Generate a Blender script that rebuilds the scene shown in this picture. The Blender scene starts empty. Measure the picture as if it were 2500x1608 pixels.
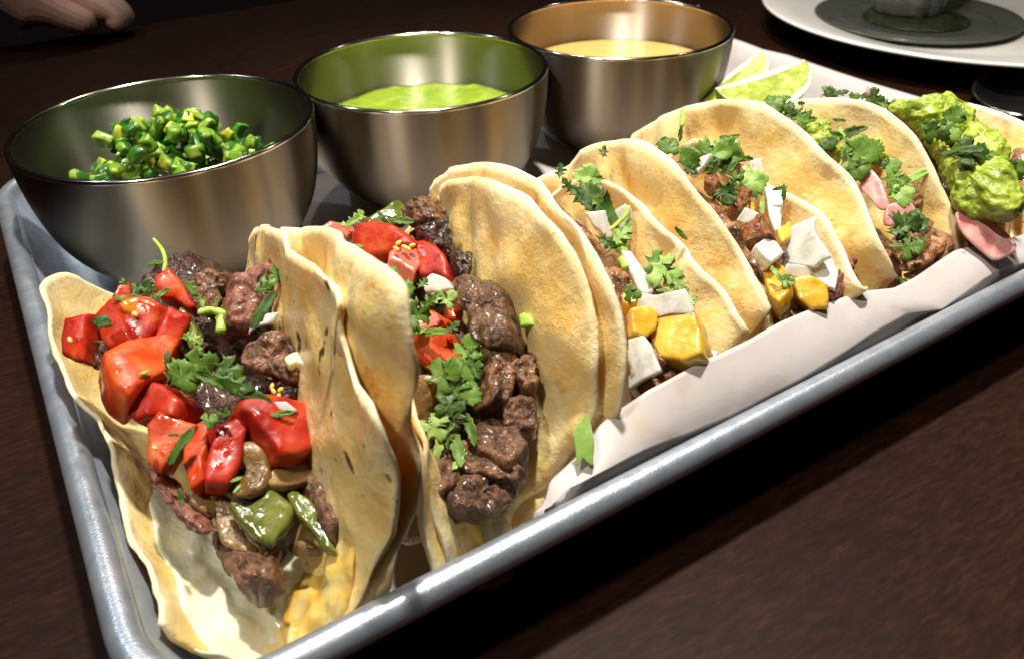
import bpy, math, random
import numpy as np
from mathutils import Vector, Matrix, Euler, noise

# ------------------------------------------------------------------ camera, world, lamps, exposure
# All lengths below are centimetres measured from the front-left corner of the sheet pan's rim
# (x along the long front edge, y towards the back, z up); K turns them into metres.
K = 0.01
CAM = np.array([1.694, -8.436, 12.117]); YAW, PITCH, ROLL, FPX = .548, .612, -.03, 1985.0
scene = bpy.context.scene
col = scene.collection
fw = np.array([math.sin(YAW)*math.cos(PITCH), math.cos(YAW)*math.cos(PITCH), -math.sin(PITCH)])
rt0 = np.array([math.cos(YAW), -math.sin(YAW), 0.]); up0 = np.cross(rt0, fw)
RT = rt0*math.cos(ROLL)+up0*math.sin(ROLL); UP = -rt0*math.sin(ROLL)+up0*math.cos(ROLL); FW = fw
cam = bpy.data.cameras.new('camera'); camo = bpy.data.objects.new('camera', cam); col.objects.link(camo)
M = Matrix.Identity(4)
for i in range(3):
    M[i][0], M[i][1], M[i][2], M[i][3] = RT[i], UP[i], -FW[i], CAM[i]*K
camo.matrix_world = M
cam.sensor_width = 36; cam.lens = 36*FPX/2500; cam.clip_start = .004; cam.clip_end = 20
cam.dof.use_dof = True; cam.dof.focus_distance = .205; cam.dof.aperture_fstop = 24
scene.camera = camo

w = bpy.data.worlds.new('World'); scene.world = w; w.use_nodes = True
w.node_tree.nodes['Background'].inputs[0].default_value = (1.0, .80, .66, 1)
w.node_tree.nodes['Background'].inputs[1].default_value = .004

def lamp(name, loc, target, power, radius, size_deg, blend, color):
    l = bpy.data.lights.new(name, 'SPOT'); l.energy = power; l.shadow_soft_size = radius*K
    l.spot_size = math.radians(size_deg); l.spot_blend = blend; l.color = color
    o = bpy.data.objects.new(name, l); col.objects.link(o)
    o.location = Vector(loc)*K
    d = Vector(target)-Vector(loc)
    o.rotation_euler = d.to_track_quat('-Z', 'Y').to_euler()
    return o
lamp('pendant_lamp', (21, 18, 86), (21, 10, 0), 64, 2.4, 50, 1.0, (1.0, .92, .80))
lamp('ceiling_lamp', (-48, -6, 130), (15, 8, 0), 50, 6, 40, .6, (1.0, .90, .76))
lamp('ceiling_lamp', (70, 150, 200), (16, 26, 0), 34, 3, 44, .6, (1.0, .86, .7))
lamp('ceiling_lamp', (160, 40, 190), (20, 14, 0), 12, 3, 40, .6, (1.0, .9, .78))
lamp('ceiling_lamp', (-60, 120, 190), (12, 26, 0), 24, 4, 40, .6, (.86, .92, 1.0))

scene.view_settings.view_transform = 'Standard'; scene.view_settings.look = 'None'
scene.view_settings.exposure = 0; scene.view_settings.gamma = 1
scene.render.engine = 'CYCLES'
scene.cycles.use_denoising = True
scene.cycles.max_bounces = 8; scene.cycles.caustics_reflective = False; scene.cycles.caustics_refractive = False
scene.cycles.sample_clamp_indirect = 4

# ------------------------------------------------------------------ surveying helpers
def ray(px, py): return FW + RT*(px-1250)/FPX + UP*(804-py)/FPX
def at(px, py, x=None, y=None, z=None):
    d = ray(px, py)
    t = (x-CAM[0])/d[0] if x is not None else (y-CAM[1])/d[1] if y is not None else (z-CAM[2])/d[2]
    return CAM+t*d
def on(px, py, prof):                      # where a line of sight meets a heap whose height is prof(y)
    ys, zs = zip(*prof); d = ray(px, py)
    t0, t1 = 5., 60.
    for t in np.arange(6., 60., .05):
        p = CAM+t*d
        if p[2] <= np.interp(p[1], ys, zs): return p
    return at(px, py, z=0)
def crop(ox, oy, s): return lambda pts: [(ox+a/s, oy+b/s) for a, b in pts]
A = crop(0, 500, 2.395); B = crop(200, 965, 2.395); Cc = crop(700, 380, 2.395); D = crop(1300, 200, 2.6556)
E_ = crop(1800, 150, 2.8); H = crop(1700, 0, 2.994); I = lambda p: p

def nz(p, s, seed=0): return noise.noise(Vector((p[0]*s+seed*7.3, p[1]*s-seed*3.1, p[2]*s+seed*1.7)))
def nrm(v): v = np.asarray(v, float); return v/(np.linalg.norm(v)+1e-12)
def spline(pts, n, closed=False):
    P = np.array(pts, float); m = len(P)
    if closed: Q = np.vstack([P[-1], P, P[0], P[1]]); segs = m
    else: Q = np.vstack([2*P[0]-P[1], P, 2*P[-1]-P[-2]]); segs = m-1
    dense = []
    for i in range(segs):
        a, b, c, d = Q[i:i+4]
        for t in np.linspace(0, 1, 12, endpoint=False):
            dense.append(.5*((2*b)+(c-a)*t+(2*a-5*b+4*c-d)*t*t+(3*b-a-3*c+d)*t**3))
    dense.append(P[0] if closed else P[-1])
    return resample(np.array(dense), n, closed)
def resample(P, n, closed=False):
    P = np.array(P, float)
    L = np.r_[0, np.cumsum(np.linalg.norm(np.diff(P, axis=0), axis=1))]
    u = np.linspace(0, L[-1], n, endpoint=not closed)
    return np.stack([np.interp(u, L, P[:, k]) for k in range(P.shape[1])], -1)

# ------------------------------------------------------------------ object helpers
def build(name, verts, faces, m, parent=None, smooth=True, origin=None, attr=None):
    v = np.asarray(verts, float)
    o_ = np.zeros(3) if parent is not None else (v.mean(0) if origin is None else np.asarray(origin, float))
    if parent is not None: o_ = np.array(parent.get('_o', (0, 0, 0)))
    me = bpy.data.meshes.new(name); me.from_pydata(((v-o_)*K).tolist(), [], [list(map(int, f)) for f in faces]); me.update()
    if smooth: me.polygons.foreach_set('use_smooth', [True]*len(me.polygons))
    if attr is not None:
        a = me.attributes.new('edge', 'FLOAT', 'POINT'); a.data.foreach_set('value', np.asarray(attr, float))
    me.materials.append(m)
    o = bpy.data.objects.new(name, me); col.objects.link(o)
    if parent is not None: o.parent = parent
    else: o.location = Vector(o_)*K
    return o
def root(name, at_, label, cat, group=None):
    o = bpy.data.objects.new(name, None); col.objects.link(o); o.location = Vector(at_)*K; o.empty_display_size = .01
    o['_o'] = [float(c) for c in at_]
    return tag(o, label, cat, group)
def tag(o, label=None, cat=None, group=None, kind=None):
    if label: o['label'] = label
    if cat: o['category'] = cat
    if group: o['group'] = group
    if kind: o['kind'] = kind
    return o
def grid_faces(nu, nv, closed_u=False, closed_v=False, flip=False):
    F = []
    for i in range(nu if closed_u else nu-1):
        for j in range(nv if closed_v else nv-1):
            a, b, c, d = i*nv+j, i*nv+(j+1) % nv, ((i+1) % nu)*nv+(j+1) % nv, ((i+1) % nu)*nv+j
            F.append((a, b, c, d) if not flip else (d, c, b, a))
    return F
def lathe(prof, n=96, center=(0, 0)):
    V = []; 
    for r, z in prof:
        for k in range(n):
            a = 2*math.pi*k/n; V.append((center[0]+r*math.cos(a), center[1]+r*math.sin(a), z))
    return V, grid_faces(len(prof), n, closed_v=True)

# ------------------------------------------------------------------ materials
def nt(name):
    m = bpy.data.materials.new(name); m.use_nodes = True
    return m, m.node_tree.nodes, m.node_tree.links, m.node_tree.nodes['Principled BSDF']
def node(ns, t, **k):
    n = ns.new(t)
    for a, b in k.items(): setattr(n, a, b)
    return n
def ramp(ns, stops):
    r = ns.new('ShaderNodeValToRGB'); e = r.color_ramp.elements
    while len(e) < len(stops): e.new(.5)
    for s, (p, c) in zip(e, stops): s.position = p; s.color = (*c, 1) if len(c) == 3 else c
    return r
def coords(ns, ls, shift=True):
    tc = ns.new('ShaderNodeTexCoord')
    if not shift: return tc.outputs['Object']
    oi = ns.new('ShaderNodeObjectInfo'); mp = ns.new('ShaderNodeVectorMath'); mp.operation = 'ADD'
    ls.new(tc.outputs['Object'], mp.inputs[0]); ls.new(oi.outputs['Random'], mp.inputs[1]); return mp.outputs[0]
def noise_n(ns, ls, co, scale, detail=4, rough=.55, dist=0):
    n = ns.new('ShaderNodeTexNoise'); n.inputs['Scale'].default_value = scale; n.inputs['Detail'].default_value = detail
    n.inputs['Roughness'].default_value = rough; n.inputs['Distortion'].default_value = dist; ls.new(co, n.inputs['Vector']); return n
def organic(name, stops, scale=120, rough=(.3, .5), bump=.3, bscale=700, bdist=.0004, sss=.15, srad=(.004, .002, .001), coat=0, spec=.5, detail=5, dist=.4, trans=0, hue_var=.0, fiber=None, speck=0):
    m, ns, ls, b = nt(name); co = coords(ns, ls)
    if fiber:
        mp = ns.new('ShaderNodeMapping'); mp.inputs['Scale'].default_value = fiber; mp.inputs['Rotation'].default_value = (.5, .4, .6); ls.new(co, mp.inputs[0]); co = mp.outputs[0]
    n = noise_n(ns, ls, co, scale, detail, .55, dist); r = ramp(ns, stops); ls.new(n.outputs[0], r.inputs[0])
    out = r.outputs[0]
    if hue_var:
        oi = ns.new('ShaderNodeObjectInfo'); hs = ns.new('ShaderNodeHueSaturation')
        mr = ns.new('ShaderNodeMapRange'); mr.inputs['To Min'].default_value = 1-hue_var; mr.inputs['To Max'].default_value = 1+hue_var
        ls.new(oi.outputs['Random'], mr.inputs[0]); ls.new(mr.outputs[0], hs.inputs['Value']); ls.new(out, hs.inputs['Color']); out = hs.outputs[0]
    if speck:
        sp = noise_n(ns, ls, co, speck, 2, .5); sr = ramp(ns, [(.68, (0, 0, 0)), (.73, (1, 1, 1))]); ls.new(sp.outputs[0], sr.inputs[0])
        sm = node(ns, 'ShaderNodeMix', data_type='RGBA'); ls.new(sr.outputs[0], sm.inputs[0]); ls.new(out, sm.inputs[6]); sm.inputs[7].default_value = (.07, .025, .006, 1); out = sm.outputs[2]
    ls.new(out, b.inputs['Base Color'])
    n2 = noise_n(ns, ls, co, bscale, 4, .6); bp = ns.new('ShaderNodeBump'); bp.inputs['Strength'].default_value = bump; bp.inputs['Distance'].default_value = bdist
    ls.new(n2.outputs[0], bp.inputs['Height']); ls.new(bp.outputs[0], b.inputs['Normal'])
    n3 = noise_n(ns, ls, co, scale*1.7, 2); mr = ns.new('ShaderNodeMapRange'); mr.inputs['From Min'].default_value = .35; mr.inputs['From Max'].default_value = .65
    mr.inputs['To Min'].default_value, mr.inputs['To Max'].default_value = rough; ls.new(n3.outputs[0], mr.inputs[0]); ls.new(mr.outputs[0], b.inputs['Roughness'])
    b.inputs['Subsurface Weight'].default_value = sss; b.inputs['Subsurface Radius'].default_value = srad; b.inputs['Subsurface Scale'].default_value = 1.0
    b.inputs['Coat Weight'].default_value = coat; b.inputs['Coat Roughness'].default_value = .12
    b.inputs['Specular IOR Level'].default_value = spec; b.inputs['Transmission Weight'].default_value = trans
    return m

def tortilla_mat(name, char=0., oil=.5):
    m, ns, ls, b = nt(name); co = coords(ns, ls)
    n1 = noise_n(ns, ls, co, 75, 5, .6, .6)
    r1 = ramp(ns, [(.28, (.87, .73, .42)), (.46, (.85, .66, .30)), (.60, (.82, .57, .18)), (.74, (.84, .65, .29)), (.85, (.87, .74, .45))]); ls.new(n1.outputs[0], r1.inputs[0])
    n2 = noise_n(ns, ls, co, 85, 6, .68, .3); r2 = ramp(ns, [(.58, (0, 0, 0)), (.63, (.35, .35, .35)), (.68, (.5, .5, .5)), (.72, (1, 1, 1))]); ls.new(n2.outputs[0], r2.inputs[0])
    mx = node(ns, 'ShaderNodeMix', data_type='RGBA'); ls.new(r2.outputs[0], mx.inputs[0]); ls.new(r1.outputs[0], mx.inputs[6]); mx.inputs[7].default_value = (.56, .25, .04, 1)
    # pale dry rim of the tortilla
    at_ = ns.new('ShaderNodeAttribute'); at_.attribute_name = 'edge'
    m2 = node(ns, 'ShaderNodeMix', data_type='RGBA'); mu = node(ns, 'ShaderNodeMath', operation='MULTIPLY'); mu.inputs[1].default_value = .75
    ls.new(at_.outputs['Fac'], mu.inputs[0]); ls.new(mu.outputs[0], m2.inputs[0]); ls.new(mx.outputs[2], m2.inputs[6]); m2.inputs[7].default_value = (.84, .75, .54, 1)
    last = m2.outputs[2]
    # orange grease soaked in along the drip direction
    mp = ns.new('ShaderNodeMapping'); mp.inputs['Scale'].default_value = (150, 70, 28); ls.new(co, mp.inputs[0])
    ng = noise_n(ns, ls, mp.outputs[0], 1, 4, .55, .8); rg = ramp(ns, [(.54, (0, 0, 0)), (.72, (oil*.6,)*3)]); ls.new(ng.outputs[0], rg.inputs[0])
    mg = node(ns, 'ShaderNodeMix', data_type='RGBA'); ls.new(rg.outputs[0], mg.inputs[0]); ls.new(last, mg.inputs[6]); mg.inputs[7].default_value = (.80, .47, .09, 1); last = mg.outputs[2]
    # tiny dark flecks of corn and, on some, griddle char
    n4 = noise_n(ns, ls, co, 620, 2, .5); r4 = ramp(ns, [(.71, (0, 0, 0)), (.76, (.9, .9, .9))]); ls.new(n4.outputs[0], r4.inputs[0])
    m3 = node(ns, 'ShaderNodeMix', data_type='RGBA'); ls.new(r4.outputs[0], m3.inputs[0]); ls.new(last, m3.inputs[6]); m3.inputs[7].default_value = (.34, .17, .05, 1); last = m3.outputs[2]
    if char:
        n5 = noise_n(ns, ls, co, 230, 3, .5, .15); r5 = ramp(ns, [(.67-.08*char, (0, 0, 0)), (.72-.06*char, (1, 1, 1))]); ls.new(n5.outputs[0], r5.inputs[0])
        m4 = node(ns, 'ShaderNodeMix', data_type='RGBA'); ls.new(r5.outputs[0], m4.inputs[0]); ls.new(last, m4.inputs[6]); m4.inputs[7].default_value = (.07, .03, .015, 1); last = m4.outputs[2]
    ls.new(last, b.inputs['Base Color'])
    n6 = noise_n(ns, ls, co, 90, 3); mr = ns.new('ShaderNodeMapRange'); mr.inputs['From Min'].default_value = .35; mr.inputs['From Max'].default_value = .65
    mr.inputs['To Min'].default_value, mr.inputs['To Max'].default_value = (.52-.34*oil, .64-.28*oil); ls.new(n6.outputs[0], mr.inputs[0])
    ma = node(ns, 'ShaderNodeMath', operation='MULTIPLY_ADD'); ls.new(at_.outputs['Fac'], ma.inputs[0]); ma.inputs[1].default_value = .3; ls.new(mr.outputs[0], ma.inputs[2]); ls.new(ma.outputs[0], b.inputs['Roughness'])
    na = noise_n(ns, ls, co, 230, 4, .6); nb = noise_n(ns, ls, co, 1000, 3, .65)
    ad = node(ns, 'ShaderNodeMath', operation='MULTIPLY_ADD'); ls.new(nb.outputs[0], ad.inputs[0]); ad.inputs[1].default_value = .24+.14*oil; ls.new(na.outputs[0], ad.inputs[2])
    bp = ns.new('ShaderNodeBump'); bp.inputs['Strength'].default_value = .45; bp.inputs['Distance'].default_value = .0011; b.inputs['Coat Weight'].default_value = .25*oil; b.inputs['Coat Roughness'].default_value = .22
    ls.new(ad.outputs[0], bp.inputs['Height']); ls.new(bp.outputs[0], b.inputs['Normal'])
    b.inputs['Subsurface Weight'].default_value = .25; b.inputs['Subsurface Radius'].default_value = (.004, .002, .0008); b.inputs['Subsurface Scale'].default_value = 1
    return m

def steel_mat(name, base, rough, aniso):
    m, ns, ls, b = nt(name); co = coords(ns, ls)
    b.inputs['Metallic'].default_value = 1; b.inputs['Base Color'].default_value = (*base, 1)
    tg = node(ns, 'ShaderNodeTangent', direction_type='RADIAL', axis='Z'); ls.new(tg.outputs[0], b.inputs['Tangent'])
    b.inputs['Anisotropic'].default_value = aniso; b.inputs['Anisotropic Rotation'].default_value = .25
    mp = ns.new('ShaderNodeMapping'); mp.inputs['Scale'].default_value = (90, 90, 2500); ls.new(co, mp.inputs[0])
    n = noise_n(ns, ls, mp.outputs[0], 1, 3); mr = ns.new('ShaderNodeMapRange')
    mr.inputs['To Min'].default_value, mr.inputs['To Max'].default_value = rough; ls.new(n.outputs[0], mr.inputs[0]); ls.new(mr.outputs[0], b.inputs['Roughness'])
    bp = ns.new('ShaderNodeBump'); bp.inputs['Strength'].default_value = .06; bp.inputs['Distance'].default_value = .0002; ls.new(n.outputs[0], bp.inputs['Height']); ls.new(bp.outputs[0], b.inputs['Normal'])
    return m
def aluminium_mat(name, metal, rg):
    m, ns, ls, b = nt(name); co = coords(ns, ls)
    b.inputs['Metallic'].default_value = metal
    n = noise_n(ns, ls, co, 110, 5, .6, .3); r = ramp(ns, [(.25, (.38, .46, .58)), (.5, (.52, .60, .71)), (.75, (.66, .71, .79))]); ls.new(n.outputs[0], r.inputs[0])
    ls.new(r.outputs[0], b.inputs['Base Color'])
    n2 = noise_n(ns, ls, co, 300, 4); mr = ns.new('ShaderNodeMapRange'); mr.inputs['To Min'].default_value, mr.inputs['To Max'].default_value = rg; ls.new(n2.outputs[0], mr.inputs[0]); ls.new(mr.outputs[0], b.inputs['Roughness'])
    n3 = noise_n(ns, ls, co, 1800, 3); bp = ns.new('ShaderNodeBump'); bp.inputs['Strength'].default_value = .25; bp.inputs['Distance'].default_value = .0003; ls.new(n3.outputs[0], bp.inputs['Height']); ls.new(bp.outputs[0], b.inputs['Normal'])
    return m
def wood_mat():
    m, ns, ls, b = nt('dark_wood'); co = coords(ns, ls, False)
    mp = ns.new('ShaderNodeMapping'); mp.inputs['Rotation'].default_value = (0, 0, .42); mp.inputs['Scale'].default_value = (190, 900, 260); ls.new(co, mp.inputs[0])
    n = noise_n(ns, ls, mp.outputs[0], 1, 6, .7, .1); r = ramp(ns, [(.25, (.0045, .0016, .0009)), (.5, (.015, .0052, .0028)), (.75, (.036, .0125, .0068))]); ls.new(n.outputs[0], r.inputs[0])
    n2 = noise_n(ns, ls, co, 14, 4); mx = node(ns, 'ShaderNodeMix', data_type='RGBA', blend_type='MULTIPLY'); mx.inputs[0].default_value = .6
    r2 = ramp(ns, [(.3, (.45, .42, .4)), (.7, (1.2, 1.15, 1.1))]); ls.new(n2.outputs[0], r2.inputs[0]); ls.new(r.outputs[0], mx.inputs[6]); ls.new(r2.outputs[0], mx.inputs[7]); ls.new(mx.outputs[2], b.inputs['Base Color'])
    b.inputs['Roughness'].default_value = .5; b.inputs['Specular IOR Level'].default_value = .10
    bp = ns.new('ShaderNodeBump'); bp.inputs['Strength'].default_value = .2; bp.inputs['Distance'].default_value = .0004; ls.new(n.outputs[0], bp.inputs['Height']); ls.new(bp.outputs[0], b.inputs['Normal'])
    return m
def paper_mat():
    m, ns, ls, b = nt('parchment'); co = coords(ns, ls)
    n = noise_n(ns, ls, co, 55, 4); r = ramp(ns, [(.35, (.66, .63, .64)), (.56, (.63, .59, .585)), (.70, (.60, .52, .44)), (.78, (.62, .46, .28))]); ls.new(n.outputs[0], r.inputs[0]); ls.new(r.outputs[0], b.inputs['Base Color'])
    b.inputs['Roughness'].default_value = .5
    tr = ns.new('ShaderNodeBsdfTranslucent'); ls.new(r.outputs[0], tr.inputs[0]); ms = ns.new('ShaderNodeMixShader'); ms.inputs[0].default_value = .35
    ls.new(b.outputs[0], ms.inputs[1]); ls.new(tr.outputs[0], ms.inputs[2]); ls.new(ms.outputs[0], ns['Material Output'].inputs[0])
    n2 = noise_n(ns, ls, co, 260, 5, .6); bp = ns.new('ShaderNodeBump'); bp.inputs['Strength'].default_value = .25; bp.inputs['Distance'].default_value = .0005; ls.new(n2.outputs[0], bp.inputs['Height']); ls.new(bp.outputs[0], b.inputs['Normal'])
    return m
def simple(name, base, rough, metal=0, trans=0, ior=1.45, coat=0, sss=0):
    m, ns, ls, b = nt(name); b.inputs['Base Color'].default_value = (*base, 1); b.inputs['Roughness'].default_value = rough
    b.inputs['Metallic'].default_value = metal; b.inputs['Transmission Weight'].default_value = trans; b.inputs['IOR'].default_value = ior; b.inputs['Coat Weight'].default_value = coat
    b.inputs['Subsurface Weight'].default_value = sss; b.inputs['Subsurface Radius'].default_value = (.006, .003, .0015); b.inputs['Subsurface Scale'].default_value = 1
    return m

MT = dict(
    tort=tortilla_mat('corn_tortilla', 0, .6), tort_oily=tortilla_mat('oily_corn_tortilla', 0, 1.0), tort_char=tortilla_mat('charred_corn_tortilla', .55, .8),
    steel=steel_mat('brushed_steel', (.30, .265, .21), (.36, .45), 1.0), steel_in=steel_mat('brushed_steel_inside', (.48, .45, .40), (.38, .46), 1.0), rim=steel_mat('polished_steel', (.62, .6, .57), (.1, .2), .3),
    alu=aluminium_mat('worn_aluminium', .6, (.35, .55)), alu_rim=aluminium_mat('rubbed_aluminium', .8, (.24, .42)), wood=wood_mat(), paper=paper_mat(),
    tomato=organic('tomato_flesh', [(.28, (.22, .007, .004)), (.45, (.38, .018, .007)), (.6, (.50, .05, .014)), (.75, (.62, .15, .04))], 150, (.10, .60), .45, 330, .0006, .14, (.005, .0012, .0006), 0, spec=.36, hue_var=.18),
    tomato_or=organic('tomato_pale_flesh', [(.28, (.36, .02, .006)), (.48, (.52, .06, .014)), (.62, (.60, .12, .03)), (.78, (.68, .26, .08))], 140, (.10, .60), .45, 330, .0006, .2, (.005, .0015, .0008), 0, spec=.36, hue_var=.12),
    tomato_pk=organic('tomato_pink_flesh', [(.3, (.50, .07, .05)), (.55, (.62, .16, .11)), (.75, (.7, .3, .2))], 120, (.12, .3), .4, 400, .0005, .3, (.006, .002, .001), .7),
    seed=organic('tomato_seed', [(.3, (.75, .42, .08)), (.7, (.82, .6, .2))], 200, (.15, .3), .1, 500, .0002, .3),
    jelly=organic('tomato_jelly', [(.3, (.70, .13, .01)), (.7, (.80, .32, .03))], 150, (.08, .2), .3, 400, .0005, .35, coat=.8),
    beef=organic('grilled_beef', [(.3, (.036, .016, .008)), (.46, (.12, .056, .028)), (.62, (.23, .115, .062)), (.8, (.36, .20, .115))], 230, (.2, .48), 1., 620, .0013, .12, (.003, .001, .0006), .3, hue_var=.25, fiber=(1.6, 1.6, .35)),
    beef_pk=organic('rare_beef', [(.3, (.11, .038, .024)), (.5, (.23, .085, .058)), (.7, (.36, .17, .12))], 200, (.28, .5), .9, 600, .0011, .2, (.004, .0015, .001), .2, fiber=(1.6, 1.6, .35)),
    beef_dk=organic('charred_beef', [(.35, (.012, .006, .005)), (.6, (.06, .026, .02)), (.8, (.14, .07, .05))], 260, (.15, .4), .9, 700, .0012, .05, coat=.5),
    pork=organic('shredded_pork', [(.3, (.10, .037, .013)), (.5, (.25, .11, .045)), (.7, (.44, .25, .13))], 220, (.16, .42), 1., 520, .0013, .15, (.003, .001, .0006), .5, hue_var=.25),
    onion=organic('white_onion', [(.3, (.52, .53, .46)), (.48, (.72, .72, .68)), (.62, (.80, .79, .76)), (.8, (.60, .63, .50))], 110, (.14, .32), .25, 330, .0005, .5, (.006, .005, .004), .2, fiber=(3, 3, .3), trans=.28),
    onion_cl=organic('wet_onion', [(.3, (.52, .50, .44)), (.6, (.66, .64, .57)), (.8, (.62, .58, .45))], 130, (.12, .3), .3, 400, .0004, .45, (.006, .005, .004), .5, trans=.2),
    onion_gr=organic('grilled_onion', [(.3, (.10, .05, .014)), (.55, (.22, .125, .038)), (.75, (.38, .26, .11))], 170, (.14, .34), .8, 380, .0009, .3, (.005, .003, .001), .2, trans=.1),
    onion_pk=organic('pickled_onion', [(.3, (.55, .17, .17)), (.5, (.66, .33, .31)), (.72, (.74, .56, .52))], 190, (.15, .35), .4, 400, .0006, .45, (.006, .003, .003), .5),
    pepper=organic('roasted_green_pepper', [(.3, (.045, .06, .008)), (.55, (.10, .125, .018)), (.75, (.19, .19, .04))], 140, (.09, .24), .4, 330, .0007, .15, (.003, .003, .001), .5),
    pine=organic('pineapple_flesh', [(.28, (.38, .17, .01)), (.45, (.56, .33, .02)), (.75, (.66, .46, .08))], 150, (.16, .4), .45, 300, .0008, .3, (.006, .003, .001), .2, speck=330),
    fried=organic('browned_crust', [(.3, (.10, .025, .004)), (.55, (.22, .065, .010)), (.75, (.36, .13, .025))], 420, (.3, .55), 1., 900, .001, .1, coat=.2),
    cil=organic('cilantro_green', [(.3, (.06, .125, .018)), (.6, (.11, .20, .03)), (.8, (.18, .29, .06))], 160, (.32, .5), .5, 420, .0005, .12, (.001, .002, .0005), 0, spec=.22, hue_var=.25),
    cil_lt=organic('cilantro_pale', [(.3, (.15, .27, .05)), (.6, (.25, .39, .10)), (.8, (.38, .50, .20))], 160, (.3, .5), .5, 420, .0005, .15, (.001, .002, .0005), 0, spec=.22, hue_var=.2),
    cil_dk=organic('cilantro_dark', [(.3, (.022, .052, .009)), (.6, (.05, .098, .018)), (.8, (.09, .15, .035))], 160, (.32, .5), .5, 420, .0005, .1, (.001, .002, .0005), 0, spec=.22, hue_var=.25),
    stem=organic('cilantro_stem', [(.3, (.26, .46, .05)), (.7, (.42, .62, .12))], 160, (.25, .4), .2, 420, .0003, .25, (.002, .003, .001)),
    guac=organic('guacamole', [(.3, (.19, .27, .022)), (.5, (.30, .40, .04)), (.7, (.42, .50, .08))], 150, (.26, .46), .8, 380, .0012, .3, (.004, .004, .001), .1),
    cheese=organic('melted_cheese', [(.3, (.84, .74, .36)), (.5, (.88, .84, .60)), (.7, (.86, .78, .44))], 110, (.06, .2), .6, 260, .0012, .35, (.006, .004, .002), .6),
    cheese_or=organic('oily_cheese', [(.3, (.68, .30, .03)), (.5, (.78, .47, .10)), (.7, (.83, .68, .32))], 190, (.08, .25), .4, 280, .0009, .35, (.006, .003, .001), .8),
    lime=organic('lime_flesh', [(.3, (.22, .30, .03)), (.5, (.33, .40, .06)), (.72, (.52, .56, .22))], 260, (.12, .3), .4, 400, .0006, .4, (.006, .006, .002), .5),
    pith=organic('lime_pith', [(.3, (.58, .64, .40)), (.7, (.66, .69, .52))], 200, (.3, .5), .2, 500, .0003, .4),
    rind=organic('lime_rind', [(.3, (.13, .30, .02)), (.7, (.24, .42, .04))], 200, (.25, .4), .5, 600, .0005, .15),
    salsa=organic('green_salsa', [(.3, (.19, .31, .018)), (.5, (.26, .38, .025)), (.7, (.33, .45, .05))], 120, (.06, .16), .8, 230, .0016, .25, (.004, .004, .001), .6),
    sauce=organic('orange_sauce', [(.3, (.78, .41, .12)), (.7, (.82, .47, .16))], 60, (.14, .2), .05, 200, .0004, .35, (.006, .004, .002), .5),
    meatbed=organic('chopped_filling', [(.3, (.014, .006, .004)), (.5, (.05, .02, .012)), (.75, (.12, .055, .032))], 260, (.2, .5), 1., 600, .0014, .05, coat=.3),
    plate=simple('white_ceramic', (.78, .77, .75), .18, coat=.4), darkdisc=simple('dark_gloss', (.075, .08, .07), .2, coat=.3), glass=simple('fluted_glass', (.98, .99, .99), .05, trans=.78, ior=1.35),
    olive=organic('herb_oil', [(.3, (.008, .010, .004)), (.6, (.022, .028, .010)), (.8, (.09, .10, .05))], 180, (.06, .2), .6, 300, .001, .1),
    spoon=simple('dark_steel', (.6, .59, .57), .22, metal=1), skin=organic('skin', [(.3, (.62, .38, .29)), (.7, (.72, .46, .37))], 60, (.45, .6), .2, 500, .0004, .3, (.008, .003, .0015)),
    sleeve=organic('black_cloth', [(.3, (.006, .006, .007)), (.7, (.014, .013, .013))], 200, (.8, .95), .4, 900, .0006, 0))

def jalapeno_mat(name, inner, skin):
    m, ns, ls, b = nt(name); tc = ns.new('ShaderNodeTexCoord'); sx = ns.new('ShaderNodeSeparateXYZ'); ls.new(tc.outputs['Generated'], sx.inputs[0])
    co = coords(ns, ls); n = noise_n(ns, ls, co, 300, 3); r = ramp(ns, [(.3, tuple(c*.7 for c in inner)), (.7, inner)]); ls.new(n.outputs[0], r.inputs[0])
    st = ramp(ns, [(.80, (0, 0, 0)), (.86, (1, 1, 1))]); ls.new(sx.outputs[2], st.inputs[0])
    mx = node(ns, 'ShaderNodeMix', data_type='RGBA'); ls.new(st.outputs[0], mx.inputs[0]); ls.new(r.outputs[0], mx.inputs[6]); mx.inputs[7].default_value = (*skin, 1); ls.new(mx.outputs[2], b.inputs['Base Color'])
    b.inputs['Roughness'].default_value = .3; b.inputs['Coat Weight'].default_value = .1; b.inputs['Subsurface Weight'].default_value = .3; b.inputs['Subsurface Radius'].default_value = (.002, .004, .001); b.inputs['Subsurface Scale'].default_value = 1
    bp = ns.new('ShaderNodeBump'); bp.inputs['Strength'].default_value = .3; bp.inputs['Distance'].default_value = .0004; ls.new(n.outputs[0], bp.inputs['Height']); ls.new(bp.outputs[0], b.inputs['Normal'])
    return m
MT['jal'] = [jalapeno_mat('jalapeno_a', (.20, .38, .03), (.02, .09, .01)), jalapeno_mat('jalapeno_b', (.36, .50, .07), (.04, .14, .012)), jalapeno_mat('jalapeno_c', (.06, .24, .015), (.012, .075, .008)), jalapeno_mat('jalapeno_d', (.62, .62, .06), (.14, .3, .02))]

# ------------------------------------------------------------------ the setting: table
TZ = -2.5
def table():
    # a slab with a rounded far edge
    xs = (-70, 150); prof = [(-60, TZ-4), (-60, TZ), (55.0, TZ), (55.4, TZ-.08), (55.7, TZ-.3), (55.8, TZ-.6), (55.8, TZ-4)]
    V = [(x, y, z) for y, z in prof for x in xs]; F = [(2*i, 2*i+1, 2*i+3, 2*i+2) for i in range(len(prof)-1)]
    F.append((0, 12, 13, 1)); F += [tuple(range(0, 14, 2)), tuple(range(13, 0, -2))]
    o = build('table', V, F, MT['wood'], smooth=False, origin=(0, 0, 0)); tag(o, 'dark brown wooden table under the sheet pan', 'table', kind='structure')
table()

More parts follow.
